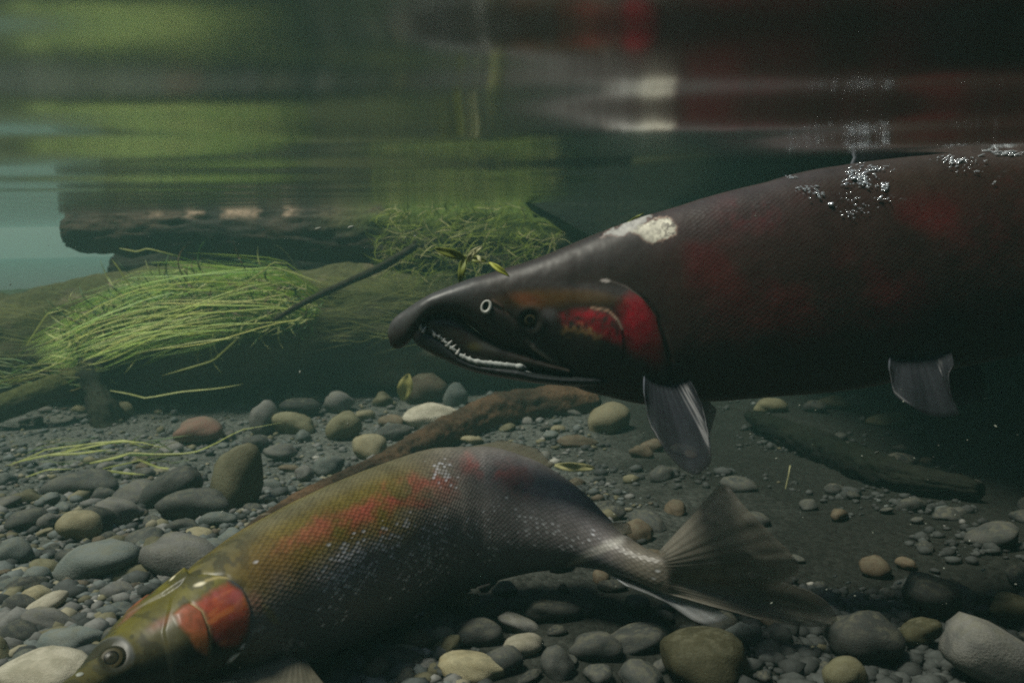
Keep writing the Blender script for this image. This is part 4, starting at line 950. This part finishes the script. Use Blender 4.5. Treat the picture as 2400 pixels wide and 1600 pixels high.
HEROES = [  # right-hand stones take darker colours to paint in the shade there
 (548,1130,118,165,'olive',"large egg-shaped olive stone propped upright in the gravel",14),
 (400,1150,150,86,'dark',"dark sloping stone leaning against the large egg-shaped olive stone",-28),
 (455,1182,150,74,'dark',"low blackish stone at the foot of the large egg-shaped stone",-8),
 (182,1237,92,82,'tan',"round speckled tan stone like a small ball",0),
 (272,1200,118,60,'grey',"grey stone beside the round speckled tan one, pale patch on top",6),
 (215,1328,205,100,'teal',"long dark teal slab, the biggest stone on the open gravel by the curved fish's head",-14),
 (312,1354,112,42,'olive',"flat olive-grey lens-shaped stone below the long teal slab",-2),
 (278,1402,78,48,'grey',"small grey stone with yellowish top edge near the curved fish's gill",-6),
 (95,1440,125,48,'pale',"narrow pale stone tilted steeply beside the dark flat stones",-30),
 (150,1508,165,66,'teal',"flat teal-grey stone just above the curved fish's eye",-8),
 (95,1592,250,100,'pale',"broad smooth cream stone under the curved fish's snout",-8,None),
 (28,1300,85,70,'teal',"pale teal rounded stone left of the long slab",-10),
 (490,1286,92,38,'teal',"flat teal stone close to the curved fish's back",0),
 (1004,978,124,62,'pale',"bright cream oval stone half under the brown root",-8),
 (866,1052,88,64,'tan',"yellow-tan wedge-shaped stone beside the brown root",18),
 (806,1004,82,70,'olive',"olive stone with a sharp top standing near the brown root",-30),
 (690,994,95,54,'olive',"flat olive-tan stone in front of the sunken trunk",8),
 (702,956,88,48,'dark',"slate-dark rounded stone against the sunken trunk",0),
 (792,946,72,52,'grey',"grey-green rounded stone behind the sharp olive one",0),
 (992,918,98,80,'brown',"dark brown rounded boulder behind the upright yellow leaf",0),
 (1066,930,54,66,'teal',"upright teal-grey stone above the cream oval one",10),
 (896,938,46,42,'olive',"small olive knob of a stone near the yellow leaf",0),
 (1426,990,104,84,'tan',"pale olive-tan stone alone beneath the big fish's belly",-30),
 (768,1094,74,50,'teal',"teal-grey domed pebble beside the thin end of the brown root",-10),
 (712,1112,44,36,'grey',"small pale grey pebble next to the teal domed one",0),
 (462,1012,118,60,'red',"reddish stone at the edge of the sunken trunk's shade",-6),
 (618,986,66,80,'grey',"upright dim grey stone near the sunken trunk",0),
 (918,1014,84,40,'dark',"bluish dark flat stone beside the cream oval one",-14),
 (655,1060,80,36,'grey',"low flat grey stone amid fine gravel",0),
 (600,1040,60,40,'dark',"small dark stone behind the large egg-shaped one",0),
 (190,1138,160,70,'dark',"broad dark stone under the trailing grass strands",-10),
 (60,1222,90,56,'dark',"dark stone beside the round speckled tan one",-14),
 (110,1225,60,40,'grey',"grey stone wedged between dark stone and round tan stone",-20),
 (30,1500,90,70,'dark',"dark flat stone next to the flat teal-grey one",0),
 (40,1430,80,60,'dark',"dark blunt stone left of the narrow tilted pale stone",0),
 (370,1330,50,26,'grey',"tiny grey flat stone near the lens-shaped one",0),
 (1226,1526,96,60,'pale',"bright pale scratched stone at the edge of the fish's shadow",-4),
 (1105,1574,165,64,'tan',"curved tan-grey stone stacked low with layered look",8),
 (1040,1536,96,40,'olive',"finger-shaped olive stone pointing up beside the layered stones",-42),
 (1115,1500,125,70,'dark',"dark lumpy stone behind the finger-shaped one",-10),
 (1180,1560,90,70,'dark',"dark green-grey stone between pale scratched and layered stones",0),
 (1305,1564,76,92,'dark',"dark stone with pale left flank standing next to the pale scratched stone",0),
 (1655,1556,215,140,'olive_shaded',"large smooth olive stone in the dark foreground below the tail",14),
 (1985,1590,96,90,'olive',"bright tan stone tip near the bottom of the dark gravel",0),
 (2325,1540,230,150,'grey',"large angular grey block with a flat face and sharp edge",28,'block'),
 (2185,1402,140,104,'dark',"dim olive-black rounded stone behind the angular block",20),
 (2370,1424,105,58,'olive_shaded',"yellowish olive stone behind the angular block",6),
 (2025,1500,160,120,'dark',"dark brown dome-shaped stone below the tail fin tip",10),
 (2155,1478,94,56,'olive_shaded',"small brown stone between dome-shaped stone and angular block",-10),
 (1962,946,84,36,'olive_shaded',"small greenish stone beneath the big fish's belly fins",10),
 (1808,958,74,44,'olive',"dim olive stone at the tip of the black branch",0),
 (2090,985,120,36,'olive_shaded',"long dim grey stone behind the pelvic fin",-4),
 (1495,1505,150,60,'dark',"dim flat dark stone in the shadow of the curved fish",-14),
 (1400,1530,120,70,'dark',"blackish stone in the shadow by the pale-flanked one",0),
 (1530,1050,60,36,'brown',"small brown stone beside the big fish's pectoral fin",0),
 (1350,1040,90,34,'brown',"flat brown stone behind the curved fish's back",0),
]
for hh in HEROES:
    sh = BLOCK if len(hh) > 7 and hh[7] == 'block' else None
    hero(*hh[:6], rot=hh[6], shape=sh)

def scatter():
    pool = []
    tries = 0
    while len(pool) < 480 and tries < 20000:
        tries += 1
        x = rng.uniform(-60, 1500) if rng.random() < .72 else rng.uniform(1500, 2460); y = 880 + 740*rng.random()**0.85
        c = Pb(x, y); D = c @ fw
        if D > 2.3: continue
        r = min(0.034, 0.0095*math.exp(rng.normal(0, 0.45)))
        if any((c[0]-a)**2+(c[1]-b)**2 < (0.80*(r+q))**2 for a, b, q in placed): continue
        placed.append((c[0], c[1], r)); pool.append((r/D, c, r))
    pool.sort(key=lambda t: -t[0])
    marks = [(Pb(x, y), t) for x, y, t in [(548,1190,"the large egg-shaped olive stone"),(182,1265,"the round speckled tan stone"),(215,1360,"the long teal slab"),(1004,1000,"the cream oval stone"),
             (866,1075,"the yellow-tan wedge stone"),(462,1035,"the reddish stone"),(1426,1020,"the stone beneath the big fish's belly"),(300,1085,"the trailing grass strands"),(690,1010,"the trunk under the grass"),
             (1655,1590,"the large smooth stone below the tail"),(2325,1570,"the angular grey block"),(1226,1540,"the pale scratched stone"),(1900,1060,"the black waterlogged branch"),(100,1540,"the curved fish's snout"),
             (2025,1530,"the dome-shaped stone by the tail tip"),(650,1215,"the thin end of the brown root"),(1850,1230,"the hanging pale thread"),(2300,1200,"the shade-painted silt beneath the big fish")]]
    names = {'teal': "small teal-grey pebble", 'grey': "small plain grey pebble", 'dark': "small dark slate pebble",
             'olive': "small olive pebble", 'tan': "small tan pebble", 'brown': "small brown pebble", 'pale': "small whitish pebble"}
    keys = ['teal', 'grey', 'dark', 'olive', 'tan', 'brown', 'pale']; pr = [.26, .24, .22, .13, .06, .06, .03]
    pool = [t for t in pool if not (t[1][0] > .08 and rng.random() < .45)]
    for k, (_, c, r) in enumerate(pool[:300]):
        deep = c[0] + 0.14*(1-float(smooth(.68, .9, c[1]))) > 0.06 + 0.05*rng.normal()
        col = rng.choice(keys, p=[.0, .02, .84, .02, .0, .12, .0] if deep else pr); o = stone_obj("pebble", SHAPES[int(rng.integers(14))], col)  # mostly dark picks on the right paint in its shade
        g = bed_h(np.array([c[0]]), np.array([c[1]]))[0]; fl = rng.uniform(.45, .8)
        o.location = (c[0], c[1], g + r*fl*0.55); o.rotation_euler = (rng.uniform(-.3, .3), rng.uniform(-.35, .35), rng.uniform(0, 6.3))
        o.scale = (r*rng.uniform(1, 1.45), r*rng.uniform(.75, 1.05), r*fl)
        dist = [math.hypot(c[0]-a[0], c[1]-a[1]) for a, _ in marks]; q = int(np.argmin(dist)); near = marks[q][1] if dist[q] < .20 else "the open gravel"
        tag(o, f"{names[col]} {'near' if dist[q] < .20 else 'out in'} {near}", "pebble", f"{col} pebbles {'near' if dist[q] < .20 else 'out in'} {near}")
    # fine gravel, one mass
    bm = bmesh.new(); bmesh.ops.create_icosphere(bm, subdivisions=1, radius=1.0)
    base = np.array([v.co[:] for v in bm.verts]); bf = np.array([[v.index for v in f.verts] for f in bm.faces]); bm.free()
    n = 26000; xs = []; 
    px_ = rng.uniform(-150, 2550, n); py_ = 870 + 800*rng.random(n)**0.8
    C = np.stack([Pb(a, b) for a, b in zip(px_, py_)]); r = np.minimum(.010, .0030*np.exp(rng.normal(0, .5, n)))
    dens = fbm(C[:, 0]*5+3, C[:, 1]*5+8, 3); shadek = smooth(0.0, 0.2, C[:, 0]+.25*(dens-.5)+0.16*(1-smooth(.66, .9, C[:, 1]))); keep = (dens + 0.25*rng.random(n) > 0.38 + 0.34*shadek); shadek = shadek[keep]; C, r = C[keep], r[keep]; n = len(r)
    C[:, 2] = bed_h(C[:, 0], C[:, 1]) + r*0.35
    sc = r[:, None]*np.stack([rng.uniform(.9, 1.5, n), rng.uniform(.7, 1.1, n), rng.uniform(.5, .85, n)], 1)
    a = rng.uniform(0, 6.28, n); jit = 1+rng.uniform(-.22, .22, (n, 12, 1))
    L = base[None]*jit*sc[:, None]; X = L[..., 0]*np.cos(a)[:, None]-L[..., 1]*np.sin(a)[:, None]; Y = L[..., 0]*np.sin(a)[:, None]+L[..., 1]*np.cos(a)[:, None]
    V = np.stack([X, Y, L[..., 2]], -1) + C[:, None]
    F = (bf[None] + (np.arange(n)*12)[:, None, None]).reshape(-1, 3).tolist()
    pal = np.array([(.12,.135,.125),(.16,.16,.145),(.06,.065,.06),(.15,.14,.085),(.24,.22,.15),(.10,.085,.06),(.36,.35,.30)]); ci = rng.choice(7, n, p=[.28,.25,.23,.12,.05,.05,.02])
    ci = np.where(rng.random(n) < shadek*.95, 2, ci)  # gravel darkened on the right as painted shade
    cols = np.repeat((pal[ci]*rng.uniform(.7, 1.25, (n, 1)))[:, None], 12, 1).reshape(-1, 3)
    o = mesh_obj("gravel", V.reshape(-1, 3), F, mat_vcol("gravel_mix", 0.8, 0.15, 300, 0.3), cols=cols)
    tag(o, "fine mixed gravel between the stones", "gravel", kind="stuff")
scatter()

# ------------------------------------------------------------------ specks and splash
def blobs(name, items, mat, label, cat):
    bm = bmesh.new(); bmesh.ops.create_icosphere(bm, subdivisions=2, radius=1.0)
    base = np.array([v.co[:] for v in bm.verts]); bf = np.array([[v.index for v in f.verts] for f in bm.faces]); bm.free()
    V, F = [], []
    for k, (c, ax, rl, rw) in enumerate(items):
        M = np.array(Vector(ax).to_track_quat('X', 'Z').to_matrix()); j = 1+0.22*(rng.random((len(base), 1))-.5)
        V.append((base*j*np.array([rl, rw, rw])) @ M.T + c); F.append(bf + k*len(base))
    o = mesh_obj(name, np.concatenate(V), np.concatenate(F).tolist(), mat); tag(o, label, cat, kind="stuff"); return o
def make_specks():
    it = []
    for i in range(100):
        x, y = rng.uniform(1250, 2400), rng.uniform(930, 1600); D = rng.uniform(.45, .95)
        if rng.random() < .3: x, y = rng.uniform(0, 2400), rng.uniform(500, 1600)
        r = rng.uniform(.6, 1.9)*D/FPX; it.append((P(x, y, D), rng.normal(size=3), r*rng.uniform(1, 2.6), r))
    for x, y, L in [(1957,1350,6),(1988,1365,8),(2108,1366,7),(2020,1205,8),(2305,1335,7),(2135,1520,7),(1946,1475,12),(2198,1094,8),(2055,1060,6),(1740,1250,7),(822,532,8),(745,536,8)]:
        it.append((P(x, y, .7), cr+.3*cu, L*.7/FPX, 3*.7/FPX))
    blobs("suspended_specks", it, mat_simple("speck", (0.34, 0.36, 0.30), 0.6, .2, .3), "pale specks of debris drifting in the water", "debris")
    it = []
    def add(x, y, sx, sy, n, r0, r1, ang=-20, st=2.2):
        for _ in range(int(n*1.3)):
            X, Y = rng.normal(x, sx), rng.normal(y, sy); s, nn = near_surface(BIG, X, Y)
            pxs, pys, D = proj(s); r = 0.8*rng.uniform(r0, r1)*D/FPX; a = math.radians(ang+rng.normal(0, 14))
            c = P(X, Y, D-0.0008-rng.uniform(0, .002)); 
            if c[2] > WATER_Z+.010: continue
            it.append((c, cr*math.cos(a)+cu*math.sin(a), r*rng.uniform(1, st), r))
    add(1850,414,11,3,9,.8,2.2,-8,6); add(1895,446,16,5,26,.6,2.0,-24,6); add(1918,455,10,4,10,1,2.4,-30,4); add(1947,478,1.5,1.5,2,5,7,0,1.2)
    add(2010,415,13,9,46,.7,2.2,28,6); add(2030,425,12,8,20,1,3,-50,3); add(2070,436,9,11,16,1,3.2,55,3); add(2055,392,26,6,30,.6,1.8,24,7)
    add(1982,432,12,2,6,.8,1.8,18,8); add(1985,462,12,6,10,.6,1.6,35,5); add(2010,492,26,11,26,.5,1.5,25,4); add(2085,466,22,3,10,.6,1.6,15,5)
    add(2240,374,26,4,34,.6,2.0,30,6); add(2280,388,26,6,18,.5,1.6,28,5); add(2360,358,26,3,30,.8,2.4,8,8); add(2290,403,20,2,8,.6,1.6,12,8); add(2330,428,9,4,4,.8,2,-10,5)
    m, nt, bs = newmat("bubble_glints"); bs.inputs["Base Color"].default_value = (.85, .9, .95, 1); bs.inputs["Metallic"].default_value = 0.5; bs.inputs["Roughness"].default_value = .15  # blobs double as solid stand-ins for water-film highlights
    blobs("splash_bubble_glints", it, m, "silvery air bubbles where the big fish's back breaks the surface", "bubbles")
make_specks()
